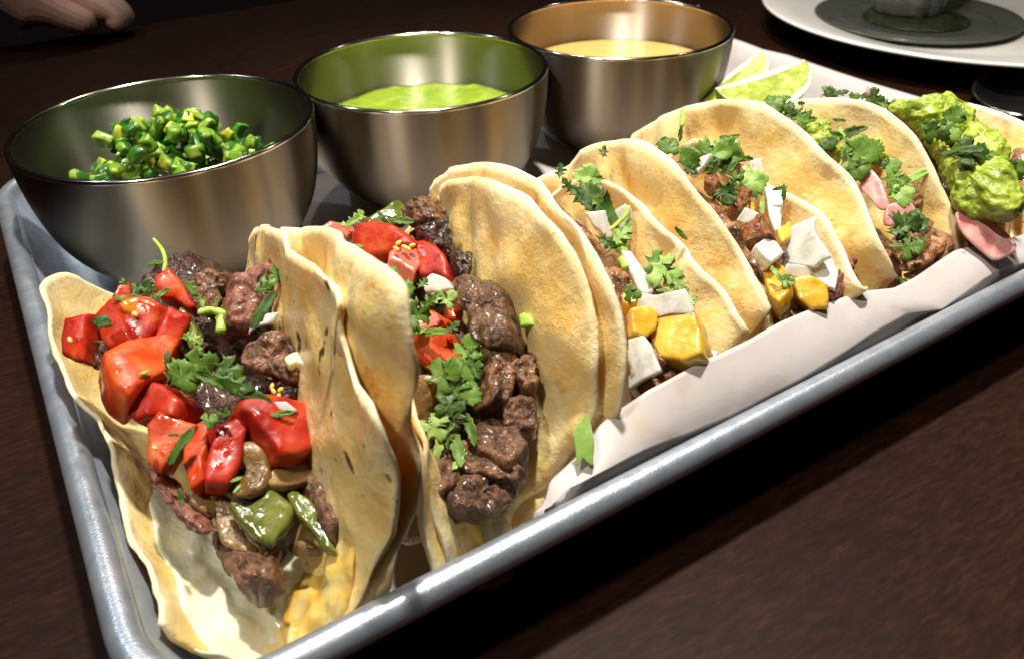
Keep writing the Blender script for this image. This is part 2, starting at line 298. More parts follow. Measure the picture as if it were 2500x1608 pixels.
# ------------------------------------------------------------------ sheet pan
LX, LY = 33.0, 25.0
def rrect(inset, rc, n=10):
    x0, y0, x1, y1 = inset, inset, LX-inset, LY-inset; r = max(rc-inset, .35); P = []
    for cx, cy, a0 in ((x1-r, y1-r, 0), (x0+r, y1-r, 90), (x0+r, y0+r, 180), (x1-r, y0+r, 270)):
        for k in range(n+1):
            a = math.radians(a0+90*k/n); P.append((cx+r*math.cos(a), cy+r*math.sin(a)))
    return np.array(P)
def rect_loft(prof, rc=2.4):
    V = []; n = None
    for ins, z in prof:
        P = rrect(ins, rc); n = len(P); V += [(a, b, z) for a, b in P]
    return V, grid_faces(len(prof), n, closed_v=True), n
def sheet_pan():
    t = root('sheet_pan', (LX/2, LY/2, TZ), 'worn aluminium sheet pan with rolled rim holding the tacos and bowls', 'tray')
    br = .32
    bead = [(br+br*math.cos(a), -.08+br*math.sin(a)) for a in np.linspace(math.radians(-60), math.radians(245), 18)]
    bead = bead[::-1]
    V, F, n = rect_loft(bead+[bead[0]]); build('rim', V, F, MT['alu_rim'], t)
    wall = [(.60, -.06), (.72, -.30), (1.05, -1.2), (1.22, -1.75), (1.45, -2.05), (1.8, -2.2), (4, -2.2), (11.9, -2.2)]
    under = [(11.9, -2.32), (4, -2.32), (1.75, -2.32), (1.32, -2.13), (1.08, -1.78), (.92, -1.2), (.58, -.30), (.50, -.06)]
    V, F, n = rect_loft(wall+under, 2.4)
    V = V+[(LX/2, LY/2, -2.2)]; F += [(7*n+k, 7*n+(k+1) % n, len(V)-1) for k in range(n)]
    build('pan', V, F, MT['alu'], t)
sheet_pan()

# ------------------------------------------------------------------ parchment
def parchment():
    rng = random.Random(4)
    sx = [(1.6, -1), (2.2, -1), (7.78, -1), (7.86, -.35), (8.4, -.05), (9.2, .15), (10.0, .55), (11.2, .95), (12.8, 1.15), (14.9, 1.05), (17.8, .75), (20.3, .6), (23, .55), (27, .5), (31.2, .4)]
    X = list(np.linspace(4.6, 7.7, 26))+list(np.linspace(7.78, 8.0, 6))+list(np.linspace(8.08, 30.6, 230))
    def zigzag(seed, step):
        r = random.Random(seed); u = -5.; U, W = [], []
        while u < 50: U.append(u); W.append(r.uniform(-1, 1)); u += step*r.uniform(.4, 1.7)
        return lambda q: np.interp(q, U, W)
    z1, z2, z3 = zigzag(1, 2.6), zigzag(2, 1.5), zigzag(3, 3.2)
    XR = [(30.9, -2.05), (31.3, -1.8), (31.65, -1.2), (32.0, -.4), (32.35, .25), (32.7, .42), (33.05, .36)]
    cols = [(x, -2.08) for x in X]+XR
    V = []; nu = len(cols)
    yv = list(np.linspace(0, .7, 16))+[.8, .9, 1]
    rows = []
    for x, zr in cols:
        zt = np.interp(x, [a for a, _ in sx], [b for _, b in sx])
        c = []
        for k in yv:                        # the flap that stands up in front of the tacos
            zb = .10; kk = min(1, k/.7); z = zt+(zb-zt)*kk if k < .7 else zb+(-1.5-zb)*(k-.7)/.3
            top = 1.0+.62*min(1, max(0, (zt+.2)/.9))
            y = top+(.66-top)*kk+.06*math.sin(x*.9)*(1-kk)-.14*math.sin(kk*math.pi)*(1 if zt > 0 else .2) if k < .7 else .66+.49*(k-.7)/.3
            if zt < -.4: y = 1.12+.12*k; z = min(z, -1)
            c.append((x, y, z))
        c += [(x, 1.35, -1.85), (x, 1.8, -2.05)]
        for y in np.linspace(2.6, 21.8, 14): c.append((x, y, -2.08))
        c += [(x, 23.0, -1.9), (x, 23.6, -1.2), (x, 23.95, -.4), (x, 24.15, .3)]
        rows.append([(a, b, max(z, zr) if zr > -2 else z) for a, b, z in c])
    nv = len(rows[0])
    for i, r in enumerate(rows):
        for j, (x, y, z) in enumerate(r):
            q = 0.
            if 8.0 < x < 30.9 and z > -1.2 and y < 3: q = .17*z1(x+1.9*z)+.12*z2(x-1.3*z+4)+.08*z3(2.2*z+.25*x+9)
            elif x > 31.2 or y > 22.5: q = .10*z1(y*1.1+z)+.05*z2(x+z*2)
            elif 2 < y < 21.5: z += .06*max(0, nz((x, y, 0), .35, 2))
            fade = min(1, max(0, (x-8.0)/.5)) if x < 31 else 1
            V.append((x+(q*.5 if x > 31.2 else 0), y+q*.9*fade if x < 31 else y, z+(q*.45*fade if j > 0 or x > 31 else q*.25*fade)))
    o = build('parchment_paper', V, grid_faces(nu, nv), MT['paper'], origin=(16, 12, -2.08))
    md = o.modifiers.new('thickness', 'SOLIDIFY'); md.thickness = .00012
    tag(o, 'creased white parchment paper lining the pan and standing up along its front', 'paper')
    # the corner that pokes up behind the bowl of orange sauce
    a = at(1704, 12, y=23.6); b = np.array([a[0]-1.2, 23.7, .4]); c = np.array([a[0]+1.6, 23.5, .4])
    V = [a, a*.5+b*.5, a*.5+c*.5, b, c, (b+c)/2+(0, -.15, 0)]
    F = [(0, 1, 2), (1, 3, 5), (1, 5, 2), (2, 5, 4)]
    o2 = build('folded_corner', V, F, MT['paper'], None, smooth=False); md = o2.modifiers.new('thickness', 'SOLIDIFY'); md.thickness = .00012
    o2.parent = o; o2.location = o2.location-o.location
parchment()

# ------------------------------------------------------------------ bowls
BY, BZ = 19.4, -2.06
BX = (5.68, 15.05, 24.5)
def bowl(cx, label):
    t = root('steel_bowl', (cx, BY, BZ), label, 'bowl', 'brushed steel sauce bowls along the back of the pan')
    outp = spline([(0, 0), (1.9, 0), (2.55, .07), (3.2, .38), (3.8, .95), (4.25, 1.7), (4.52, 2.55), (4.67, 3.4), (4.74, 4.2), (4.76, 4.72)], 44)
    outp[:, 0] = np.maximum(outp[:, 0], 0.001)
    V, F = lathe([(r, BZ+z) for r, z in outp], 96, (cx, BY)); build('outer_wall', V, F, MT['steel'], t)
    inp = spline([(4.60, 4.72), (4.63, 4.2), (4.56, 3.4), (4.41, 2.6), (4.14, 1.8), (3.7, 1.1), (3.1, .55), (2.4, .27), (1.6, .2), (.001, .2)], 44)
    V, F = lathe([(max(r, .001), BZ+z) for r, z in inp], 96, (cx, BY)); build('inner_wall', V, F, MT['steel_in'], t)
    rp = [(4.67+.10*math.cos(a), 4.72+.085*math.sin(a)) for a in np.linspace(-.4, math.pi+.4, 12)]
    V, F = lathe([(r, BZ+z) for r, z in rp], 96, (cx, BY)); build('rim', V, F, MT['rim'], t)
    return t
bowl(BX[0], 'steel bowl heaped with diced green jalapeno at the left')
bowl(BX[1], 'middle steel bowl holding bright green salsa')
bowl(BX[2], 'steel bowl holding creamy orange sauce near the limes')

def pool(name, cx, z, r, m, label, cat, ripple, seed):
    n = 72; rings = 22; V = [(cx, BY, z+.02)]; F = []
    for i in range(1, rings+1):
        rr = r*i/rings
        for k in range(n):
            a = 2*math.pi*k/n; x, y = cx+rr*math.cos(a), BY+rr*math.sin(a)
            h = ripple*nz((x, y, 0), .9, seed)+ripple*.6*nz((x, y, 0), 2.2, seed)+(.06*((i/rings)**8))
            V.append((x, y, z+h))
    for k in range(n): F.append((0, 1+k, 1+(k+1) % n))
    for i in range(rings-1):
        for k in range(n): F.append((1+i*n+k, 1+(i+1)*n+k, 1+(i+1)*n+(k+1) % n, 1+i*n+(k+1) % n))
    # the rounded underside that follows the bowl
    b0 = len(V); V.append((cx, BY, BZ+.3))
    for i in range(1, 10):
        q = i/9; rr = r*q*.985; zz = z-(z-(BZ+.32))*(1-q**3)
        for k in range(n): a = 2*math.pi*k/n; V.append((cx+rr*math.cos(a), BY+rr*math.sin(a), zz-.03))
    for k in range(n): F.append((b0, b0+1+(k+1) % n, b0+1+k))
    for i in range(8):
        for k in range(n): F.append((b0+1+i*n+k, b0+1+i*n+(k+1) % n, b0+1+(i+1)*n+(k+1) % n, b0+1+(i+1)*n+k))
    l = b0+1+8*n; t_ = 1+(rings-1)*n
    for k in range(n): F.append((t_+k, l+k, l+(k+1) % n, t_+(k+1) % n))
    return tag(build(name, V, F, m), label, cat)
pool('green_salsa', BX[1], .60, 4.37, MT['salsa'], 'bright green salsa filling the middle steel bowl', 'salsa', .10, 1)
pool('orange_sauce', BX[2], .85, 4.43, MT['sauce'], 'smooth pale orange sauce in the bowl near the limes', 'sauce', .006, 2)

for i, (px, py, a_, lab) in enumerate([(770, 132, 2.75, 'dried salsa smear on the rim of the middle bowl at the upper left'), (775, 245, 3.55, 'salsa smear inside the rim of the middle bowl at the lower left')]):
    V = []; F = []; n_ = 16
    for r_ in (1, .6):
        for k in range(n_):
            t_ = 2*math.pi*k/n_; aa = a_+.09*r_*math.cos(t_); zz = 2.45+.17*r_*math.sin(t_); V.append((BX[1]+(4.615-.03*(1-r_))*math.cos(aa), BY+(4.615-.03*(1-r_))*math.sin(aa), zz+.06*math.sin(3*t_)))
    V.append((BX[1]+4.57*math.cos(a_), BY+4.57*math.sin(a_), 2.45)); F = grid_faces(2, n_, closed_v=True)+[(n_+k, n_+(k+1) % n_, 2*n_) for k in range(n_)]
    tag(build('salsa_smear', V, F, MT['salsa']), lab, 'salsa smear')

# ------------------------------------------------------------------ generic food pieces
def grain(sc):
    n = 'grain_%d' % int(sc*1e5)
    if n in bpy.data.textures: return bpy.data.textures[n]
    tx = bpy.data.textures.new(n, 'CLOUDS'); tx.noise_scale = sc; tx.noise_depth = 2; tx.noise_type = 'SOFT_NOISE'; return tx
def view_n(p): return nrm(CAM-p)
def blob(name, pts, anchor, thick, m, label=None, cat=None, group=None, p=3.2, tilt=.75, rough=0., jog=1., lean=(0, 0, 0), amp=.05, freq=1.6, sharp=False, N=44, back=1.0, parent=None, seed=0, fine=0.):
    """a piece with the outline PTS standing at ANCHOR, THICK cm deep, its face turned between the viewer and the lamp"""
    c2 = np.mean(np.array(pts), 0)
    a = anchor(c2[0], c2[1]) if callable(anchor) else np.array(anchor, float)
    lr = random.Random(int(c2[0]*3+c2[1]*7)); th_ = lr.uniform(0, 2*math.pi); lm = lr.uniform(.15, .45)*jog
    n = nrm(view_n(a)*(1-tilt*.5)+np.array([0, 0, 1.])*tilt*.5+np.array(lean)+np.array([math.cos(th_), math.sin(th_), 0])*lm)
    Q = []
    for px, py in pts:
        d = ray(px, py); t = ((a-CAM)@n)/(d@n); Q.append(CAM+t*d)
    Q = np.array(Q)
    Q = resample(np.vstack([Q, Q[:1]]), N, True) if sharp else spline(Q, N, True)
    c = Q.mean(0)
    R_ = [1, .985, .94, .86, .74, .58, .38, .18]
    V = []
    for s, T in ((1, thick*.5), (-1, thick*.5*back)):
        for r in (R_ if s > 0 else R_[1:]):
            h = T*(max(0, 1-r**p))**(1/p)
            for q in Q: V.append(c+(q-c)*r+n*s*h)
        V.append(c+n*s*T)
    V = np.array(V); nf = len(R_); F = []
    for i in range(nf-1): F += [(i*N+k, i*N+(k+1) % N, (i+1)*N+(k+1) % N, (i+1)*N+k) for k in range(N)]
    F += [((nf-1)*N+k, (nf-1)*N+(k+1) % N, nf*N) for k in range(N)]
    b0 = nf*N+1; nb = nf-1
    F += [(k, b0+k, b0+(k+1) % N, (k+1) % N) for k in range(N)]
    for i in range(nb-1): F += [(b0+i*N+k, b0+(i+1)*N+k, b0+(i+1)*N+(k+1) % N, b0+i*N+(k+1) % N) for k in range(N)]
    F += [(b0+(nb-1)*N+k, b0+nb*N, b0+(nb-1)*N+(k+1) % N) for k in range(N)]
    sd = seed+len(bpy.data.objects)
    for i, v in enumerate(V):
        d = amp*noise.noise_vector(Vector((v*freq).tolist())+Vector((sd*1.3, sd*.7, 0)))
        if fine: d = d+fine*noise.noise_vector(Vector((v*freq*3.3).tolist())+Vector((sd, 0, sd)))
        V[i] = v+np.array(d)
    o = build(name, V, F, m, parent)
    if rough:
        md = o.modifiers.new('subdivision', 'SUBSURF'); md.levels = md.render_levels = 1
        for nm, sc, st in (('coarse_grain', .0045, rough), ('fine_grain', .0016, rough*.55)):
            d_ = o.modifiers.new(nm, 'DISPLACE'); d_.texture = grain(sc); d_.strength = st; d_.mid_level = .5; d_.texture_coords = 'LOCAL'
    if parent is None: tag(o, label, cat, group)
    return o
def tube(name, P, rad, m, label=None, cat=None, group=None, flat=1., n=30, seg=10, parent=None, amp=.0, normal=None):
    P = spline(np.array(P, float), n); rad = np.interp(np.linspace(0, 1, n), np.linspace(0, 1, len(rad)), rad); V = []
    for i in range(n):
        t = nrm(P[min(i+1, n-1)]-P[max(i-1, 0)]); nn = view_n(P[i])*.6+np.array([0, 0, .5]) if normal is None else np.array(normal, float)
        s = nrm(np.cross(t, nn)); u = np.cross(s, t)
        e = min(1, math.sqrt(max(0, 1-abs(2*i/(n-1)-1)**8))+.25)
        for k in range(seg):
            a = 2*math.pi*k/seg; q = P[i]+e*rad[i]*(s*math.cos(a)+u*flat*math.sin(a))
            if amp: q = q+amp*np.array(noise.noise_vector(Vector((q*2.2).tolist())))
            V.append(q)
    F = grid_faces(n, seg, closed_v=True); F += [tuple(range(seg-1, -1, -1)), tuple((n-1)*seg+k for k in range(seg))]
    o = build(name, V, F, m, parent)
    if parent is None: tag(o, label, cat, group)
    return o
LEAF = [(0, .02), (.16, .04), (.24, .12), (.2, .25), (.14, .36), (.25, .36), (.30, .47), (.38, .42), (.46, .50), (.52, .38), (.49, .27), (.44, .17), (.58, .20), (.62, .31), (.70, .26), (.79, .31), (.83, .21), (.92, .17), (.90, .09), (1, .0)]
LEAF2 = [(0, .02), (.16, .035), (.28, .2), (.26, .36), (.36, .38), (.40, .50), (.5, .46), (.55, .54), (.6, .42), (.67, .46), (.70, .36), (.79, .37), (.80, .27), (.89, .24), (.88, .14), (.96, .11), (1, 0)]
LEAF3 = [(0, .02), (.2, .03), (.3, .10), (.36, .26), (.42, .12), (.5, .10), (.56, .22), (.66, .30), (.68, .18), (.62, .09), (.76, .10), (.82, .18), (.88, .10), (1, 0)]
STRIP = [(0, .03), (.12, .10), (.2, .08), (.3, .14), (.38, .11), (.5, .15), (.6, .11), (.72, .14), (.8, .09), (.9, .08), (1, 0)]
def leaf(px, py, size, ang, prof, m='cil', kind='leaf', label='', group='', lift=.25, bend=None, tilt=None, seed=0):
    rng = random.Random(int(px*13+py*7+seed))
    a = prof(px, py) if callable(prof) else on(px, py, prof)
    a = a+view_n(a)*lift
    dist = (a-CAM)@FW; L = .84*size/FPX*dist
    n = nrm(view_n(a)*1.0+np.array([rng.uniform(-.5, .5), rng.uniform(-.5, .5), rng.uniform(.1, .8)]))
    th = math.radians(ang); d = RT*math.cos(th)+UP*math.sin(th); d = nrm(d-n*(d@n)); s = np.cross(n, d)
    half = rng.choice((LEAF, LEAF2, LEAF3, LEAF3)) if kind == 'leaf' else STRIP
    jit = lambda: rng.uniform(-.035, .035)
    up_ = [(x+jit(), y*rng.uniform(.85, 1.15)) for x, y in half[:-1]]+[half[-1]]; dn = [(x+jit(), -y*rng.uniform(.85, 1.15)) for x, y in half[1:-1]][::-1]
    O = np.array(up_+dn); m_ = len(O)
    c0 = np.array([.46, 0]); k1 = rng.uniform(.02, .32)*rng.choice((1, 1, -1)) if bend is None else bend; k2 = rng.uniform(-.5, .5); k3 = rng.uniform(.02, .06); ph = rng.uniform(0, 6)
    V = []
    def lift3(q):
        x, y = q[0]-.46, q[1]
        return -k1*abs(y)*.9+k2*x*x*1.2+k3*math.sin(9*x+ph)*math.cos(8*y+ph)-.03*math.exp(-(y/.05)**2)
    for side in (1, -1):
        for r in (1, .75, .45):
            for q in O:
                u = c0+(q-c0)*r if kind == 'leaf' else np.array([q[0], q[1]*r])
                V.append(a+L*(d*(u[0]-.46)+s*u[1]+n*lift3(u))+n*side*.012)
        V.append(a+L*n*lift3(c0)+n*side*.012)
    per = 3*m_+1; F = []
    for sd in (0, 1):
        b = sd*per
        for i in range(2): F += [((b+i*m_+k, b+i*m_+(k+1) % m_, b+(i+1)*m_+(k+1) % m_, b+(i+1)*m_+k) if sd == 0 else (b+(i+1)*m_+k, b+(i+1)*m_+(k+1) % m_, b+i*m_+(k+1) % m_, b+i*m_+k)) for k in range(m_)]
        F += [((b+2*m_+k, b+2*m_+(k+1) % m_, b+3*m_) if sd == 0 else (b+3*m_, b+2*m_+(k+1) % m_, b+2*m_+k)) for k in range(m_)]
    F += [(k, per+k, per+(k+1) % m_, (k+1) % m_) for k in range(m_)]
    o = build('cilantro_leaf', V, F, MT[m]); tag(o, label, 'cilantro', group); return o

# ------------------------------------------------------------------ tortillas
def tortilla(R, Lr, Fd, m, label, group, belly=.58, bulge=None, seed=0, thick=.155, wav=.17):
    nS, nT = 110, 41
    Rp, Lp, Fp = spline(R, nS), spline(Lr, nS), spline(Fd, nS)
    P = np.zeros((nS, 2*nT-1, 3))
    def side(F0, R0, u, ex=0.):
        h = R0-F0; c = F0+np.array([h[0]*belly+ex, h[1]*.45, h[2]*.10]); u = u[:, None]
        return (1-u)**2*F0+2*u*(1-u)*c+u*u*R0
    u = np.linspace(0, 1, nT)
    for i in range(nS):
        P[i, nT-1:] = side(Fp[i], Rp[i], u); P[i, :nT] = side(Fp[i], Lp[i], u, np.interp(i/(nS-1), *zip(*bulge)) if bulge else 0.)[::-1]
    tt = np.abs(np.linspace(-1, 1, 2*nT-1))
    du = np.gradient(P, axis=0); dv = np.gradient(P, axis=1); N = np.cross(dv, du); N /= np.linalg.norm(N, axis=2, keepdims=True)+1e-9
    if N[nS//2, nT-1, 2] < 0: N = -N
    out = np.zeros_like(P); ed = np.zeros(P.shape[:2])
    sarr = np.linspace(0, 1, nS)
    for i in range(nS):
        for j in range(2*nT-1):
            p = P[i, j]; e = tt[j]
            d = wav*e*e*nz(p, .55, seed)+.25*e*nz(p, .32, seed+11)+.13*(.35+e)*nz(p, .95, seed+3)+.035*nz(p, 3.2, seed+5)
            if e > .9: d += .02*nz(p, 2.4, seed+9)
            out[i, j] = p+N[i, j]*d
            dr = min(np.linalg.norm(p-P[i, 0]), np.linalg.norm(p-P[i, -1]))
            ed[i, j] = max(0, 1-dr/.42)
    inner = out; outer = out-N*(thick*(.55+.45*np.clip(1-ed, 0, 1)))[..., None]
    V = np.vstack([inner.reshape(-1, 3), outer.reshape(-1, 3)]); nv = 2*nT-1; n0 = nS*nv
    F = grid_faces(nS, nv); F += [(n0+a, n0+d, n0+c, n0+b) for a, b, c, d in grid_faces(nS, nv)]
    for i in range(nS-1):
        for j, f in ((0, 0), (nv-1, 1)):
            a, b = i*nv+j, (i+1)*nv+j; F.append((a, b, n0+b, n0+a) if f == 0 else (b, a, n0+a, n0+b))
    for j in range(nv-1):
        for i, f in ((0, 1), (nS-1, 0)):
            a, b = i*nv+j, i*nv+j+1; F.append((a, b, n0+b, n0+a) if f == 0 else (b, a, n0+a, n0+b))
    E = np.r_[ed.reshape(-1), ed.reshape(-1)]
    o = build('corn_tortilla', V, F, m, attr=E); tag(o, label, 'tortilla', group)
    o['_'] = 0; del o['_']
    return dict(P=inner, N=N, o=o)
def xs(pts, dx=0): return [at(px, py, x=x+dx) for px, py, x in pts]
def ys(pts): return [at(px, py, y=y) for px, py, y in pts]
G_T = 'folded corn tortillas standing in a row across the pan'
T = {}
FRONT = {'3o': (14.2, 2.0, -1.3), '3i': (13.5, 2.0, -1.2), '4o': (18.4, 2.0, -1.3), '4i': (17.4, 2.0, -1.2), '5o': (22.3, 2.0, -1.4)}
T['1o'] = tortilla(xs([(940, 1450, 4.62), (975, 1330, 4.95), (1003, 1200, 5.3), (1010, 1090, 5.5), (1005, 950, 5.45), (975, 800, 5.45), (930, 670, 5.5), (860, 605, 5.7), (790, 556, 5.9), (735, 556, 6.1)])+[(6.3, 10.3, 2.4), (5.6, 12.4, .3)],
    ys([(400, 1510, 2.4), (375, 1425, 3.4), (338, 1335, 4.4), (305, 1245, 5.5), (278, 1150, 6.5), (255, 1060, 7.4), (195, 965, 8.6), (145, 875, 9.7), (117, 775, 10.8), (112, 690, 11.7)])+[(1.5, 12.9, 1.6), (2.4, 13.4, .2)],
    [(2.7, 1.35, -1.98), (3.0, 5, -2.0), (3.4, 9, -2.0), (3.9, 13.2, -1.95)], MT['tort'], 'outer corn tortilla of the leftmost steak taco, slumped against the pan side', G_T, seed=1)
T['1i'] = tortilla(xs([(905, 1420, 4.35), (950, 1270, 4.75), (955, 1130, 4.95), (918, 1000, 4.95), (850, 895, 5.0), (822, 790, 5.1), (815, 730, 5.15), (760, 660, 5.3), (705, 600, 5.5), (680, 560, 5.6), (620, 560, 5.8)])+[(5.6, 11.6, .6)],
    [(2.0, 1.7, -1.65), (2.1, 3.5, -1.55), (2.2, 6, -1.45), (2.3, 9, -1.4), (2.6, 12.4, -1.4)],
    [(2.8, 1.6, -1.75), (3.1, 5, -1.8), (3.5, 9, -1.8), (4.0, 12.6, -1.75)], MT['tort_char'], 'charred inner corn tortilla holding steak and tomato at the left', G_T, seed=2, wav=.16)
T['2o'] = tortilla(xs([(1318, 1250, 8.85), (1400, 1160, 9.3), (1470, 1070, 9.7), (1525, 970, 9.95), (1540, 860, 10.15), (1505, 720, 10.2), (1440, 605, 10.2), (1345, 478, 10.3), (1270, 418, 10.35), (1190, 396, 10.5), (1105, 412, 10.75), (1060, 460, 11.0)], 0.5)+[(10.9, 11.8, 1.0), (9.9, 12.9, -.8)],
    [(5.45, 1.15, -1.3), (5.72, 1.25, .4), (5.95, 1.7, 1.9), (6.12, 3, 2.9), (6.3, 5, 3.3), (6.6, 7.5, 3.0), (7.0, 10, 1.9), (7.6, 12.4, 0)],
    [(7.3, 1.1, -1.98), (7.9, 5, -2.0), (8.3, 9, -2.0), (8.8, 12.6, -1.95)], MT['tort'], 'outer corn tortilla of the second steak taco, its broad golden face upright', G_T, seed=3, thick=.2)
T['2i'] = tortilla(xs([(1260, 1290, 8.3), (1370, 1150, 9.0), (1440, 1040, 9.4), (1470, 930, 9.75), (1465, 820, 9.85), (1430, 700, 9.9), (1375, 580, 9.95), (1290, 492, 10.05), (1190, 435, 10.25), (1110, 440, 10.5), (1070, 480, 10.7)], 0.35)+[(10.5, 11.2, 1.0), (9.6, 12.3, -.8)],
    [(5.85, 1.4, -1.2), (6.05, 1.6, .3), (6.25, 2.2, 1.5), (6.5, 3.6, 2.2), (6.7, 5, 2.5), (6.9, 7.5, 2.4), (7.2, 10, 1.5), (7.7, 12, 0)],
    [(7.4, 1.5, -1.75), (8.0, 5, -1.8), (8.4, 9, -1.8), (8.9, 12.2, -1.75)], MT['tort_oily'], 'oily inner corn tortilla of the second steak taco behind the beef strips', G_T, seed=4)
T['3o'] = tortilla([FRONT['3o']]+xs([(1872, 800, 14.5), (1885, 770, 14.35), (1858, 720, 14.3), (1760, 555, 14.3), (1700, 470, 14.3), (1640, 395, 14.3), (1560, 343, 14.45), (1490, 345, 14.6), (1440, 363, 14.7), (1388, 405, 14.9)], 0.9)+[(14.9, 11.4, 1.2), (14.2, 12.6, -.6)],
    [(11.2, 1.6, -1), (11.3, 2.0, 1.0), (11.4, 3.2, 2.2), (11.6, 5, 2.8), (11.8, 7.5, 2.6), (12.0, 10, 1.6), (12.5, 12.2, 0)],
    [(12.2, 1.4, -1.98), (12.5, 5, -2), (12.9, 9, -2), (13.3, 12.3, -1.95)], MT['tort_oily'], 'toasted outer corn tortilla of the first pineapple taco', G_T, seed=5)
T['3i'] = tortilla([FRONT['3i']]+xs([(1824, 830, 13.6), (1815, 800, 13.4), (1740, 690, 13.45), (1660, 605, 13.5), (1590, 540, 13.5), (1530, 480, 13.55), (1470, 437, 13.65), (1400, 437, 13.85)], 0.7)+[(13.9, 9.8, 1.2), (13.6, 11.4, -.4)],
    [(11.35, 1.8, -1), (11.45, 2.3, .8), (11.55, 3.4, 1.7), (11.75, 5, 2.2), (11.95, 7.5, 2.0), (12.1, 10, 1.2), (12.6, 11.6, 0)],
    [(12.25, 1.7, -1.75), (12.55, 5, -1.8), (12.95, 9, -1.8), (13.2, 11.6, -1.75)], MT['tort'], 'curled inner corn tortilla beside the white onion of the first pineapple taco', G_T, seed=6, wav=.28)
T['4o'] = tortilla([FRONT['4o']]+xs([(2172, 690, 18.7), (2183, 660, 18.5), (2145, 570, 18.4), (2065, 430, 18.5), (1965, 328, 18.5), (1905, 275, 18.5), (1850, 249, 18.5), (1760, 243, 18.5), (1690, 255, 18.6), (1635, 272, 18.7), (1580, 305, 18.9), (1545, 340, 19.0)], 1)+[(18.8, 12.6, 0)],
    [(15.6, 1.6, -1), (15.7, 2.0, .8), (15.8, 3.2, 1.8), (15.9, 5, 2.4), (16.1, 7.5, 2.3), (16.3, 10, 1.4), (16.8, 12.2, 0)],
    [(16.6, 1.4, -1.98), (16.9, 5, -2), (17.3, 9, -2), (17.6, 12.4, -1.95)], MT['tort'], 'outer corn tortilla of the second pineapple taco, rounded edge upright', G_T, seed=7)
T['4i'] = tortilla([FRONT['4i']]+xs([(2104, 715, 17.5), (2106, 700, 17.2), (2085, 670, 17.2), (2040, 600, 17.3), (1990, 530, 17.35), (1930, 485, 17.4), (1885, 455, 17.4), (1850, 425, 17.4), (1800, 388, 17.45), (1740, 352, 17.6), (1680, 345, 17.8)], 0.8)+[(17.8, 10, .8), (17.5, 11.6, -.4)],
    [(15.75, 1.8, -1), (15.85, 2.3, .6), (15.95, 3.4, 1.4), (16.1, 5, 1.9), (16.3, 7.5, 1.8), (16.5, 10, 1), (17, 11.6, 0)],
    [(16.65, 1.7, -1.75), (16.95, 5, -1.8), (17.35, 9, -1.8), (17.6, 11.6, -1.75)], MT['tort_oily'], 'wavy inner corn tortilla beside the large onion piece', G_T, seed=8, wav=.28)
T['5o'] = tortilla([FRONT['5o']]+xs([(2358, 650, 22.4), (2362, 620, 22.1), (2345, 565, 21.9), (2315, 490, 22.0), (2262, 380, 22.0), (2225, 325, 22.0), (2175, 283, 22.0), (2120, 252, 22.05), (2060, 240, 22.1), (1990, 240, 22.3), (1930, 250, 22.5), (1880, 262, 22.7)], 1.2)+[(22.6, 11.6, 0)],
    [(19.4, 1.6, -1), (19.5, 2, .8), (19.6, 3.2, 1.8), (19.7, 5, 2.3), (19.9, 7.5, 2.2), (20.1, 10, 1.3), (20.6, 11.8, 0)],
    [(20.5, 1.4, -1.98), (20.8, 5, -2), (21.1, 9, -2), (21.4, 12, -1.95)], MT['tort'], 'thick corn tortilla of the first guacamole taco with a smooth arched rim', G_T, seed=9, thick=.21, wav=.1)
T['6o'] = tortilla([(27.6, 1.9, -.6), (28.3, 2.0, .8), (28.7, 2.9, 1.8), (28.9, 4.6, 2.2), (29.0, 6.8, 2.1), (28.9, 8.8, 1.4), (28.4, 11, -.2)],
    [(23.6, 1.6, -1), (23.7, 2.0, .6), (23.8, 3.2, 1.2), (23.9, 5, 1.6), (24.1, 7.5, 1.5), (24.3, 9.6, .8), (24.9, 11, -.4)],
    [(25.2, 1.4, -1.98), (25.4, 5, -2), (25.6, 8, -2), (25.9, 11, -1.95)], MT['tort'], 'corn tortilla of the rightmost taco, mostly under guacamole', G_T, seed=10)

PROF = {1: [(1, -1.5), (2.5, -.9), (4, .1), (6, 1.15), (8, 1.8), (10, 2.2), (13, 2.5)], 2: [(1, -1.2), (2.5, -.5), (4, .4), (6, 1.3), (9, 1.9), (12, 2.1)],
        3: [(1.7, -1.6), (2.05, .55), (3, 1.3), (5, 2.0), (8, 2.5), (12, 2.5)], 4: [(1.7, -1.6), (2.05, .5), (3, 1.2), (5, 1.9), (8, 2.4), (12, 2.4)],
        5: [(1.7, -1.6), (2.05, .3), (3, 1.0), (5, 1.8), (8, 2.4), (12, 2.4)], 6: [(1.6, -1.6), (1.8, .9), (3, 1.5), (5, 2.0), (8, 2.4), (12, 2.2)]}
def prof(k, dz=0): return lambda px, py: on(px, py, [(a, b+dz) for a, b in PROF[k]])

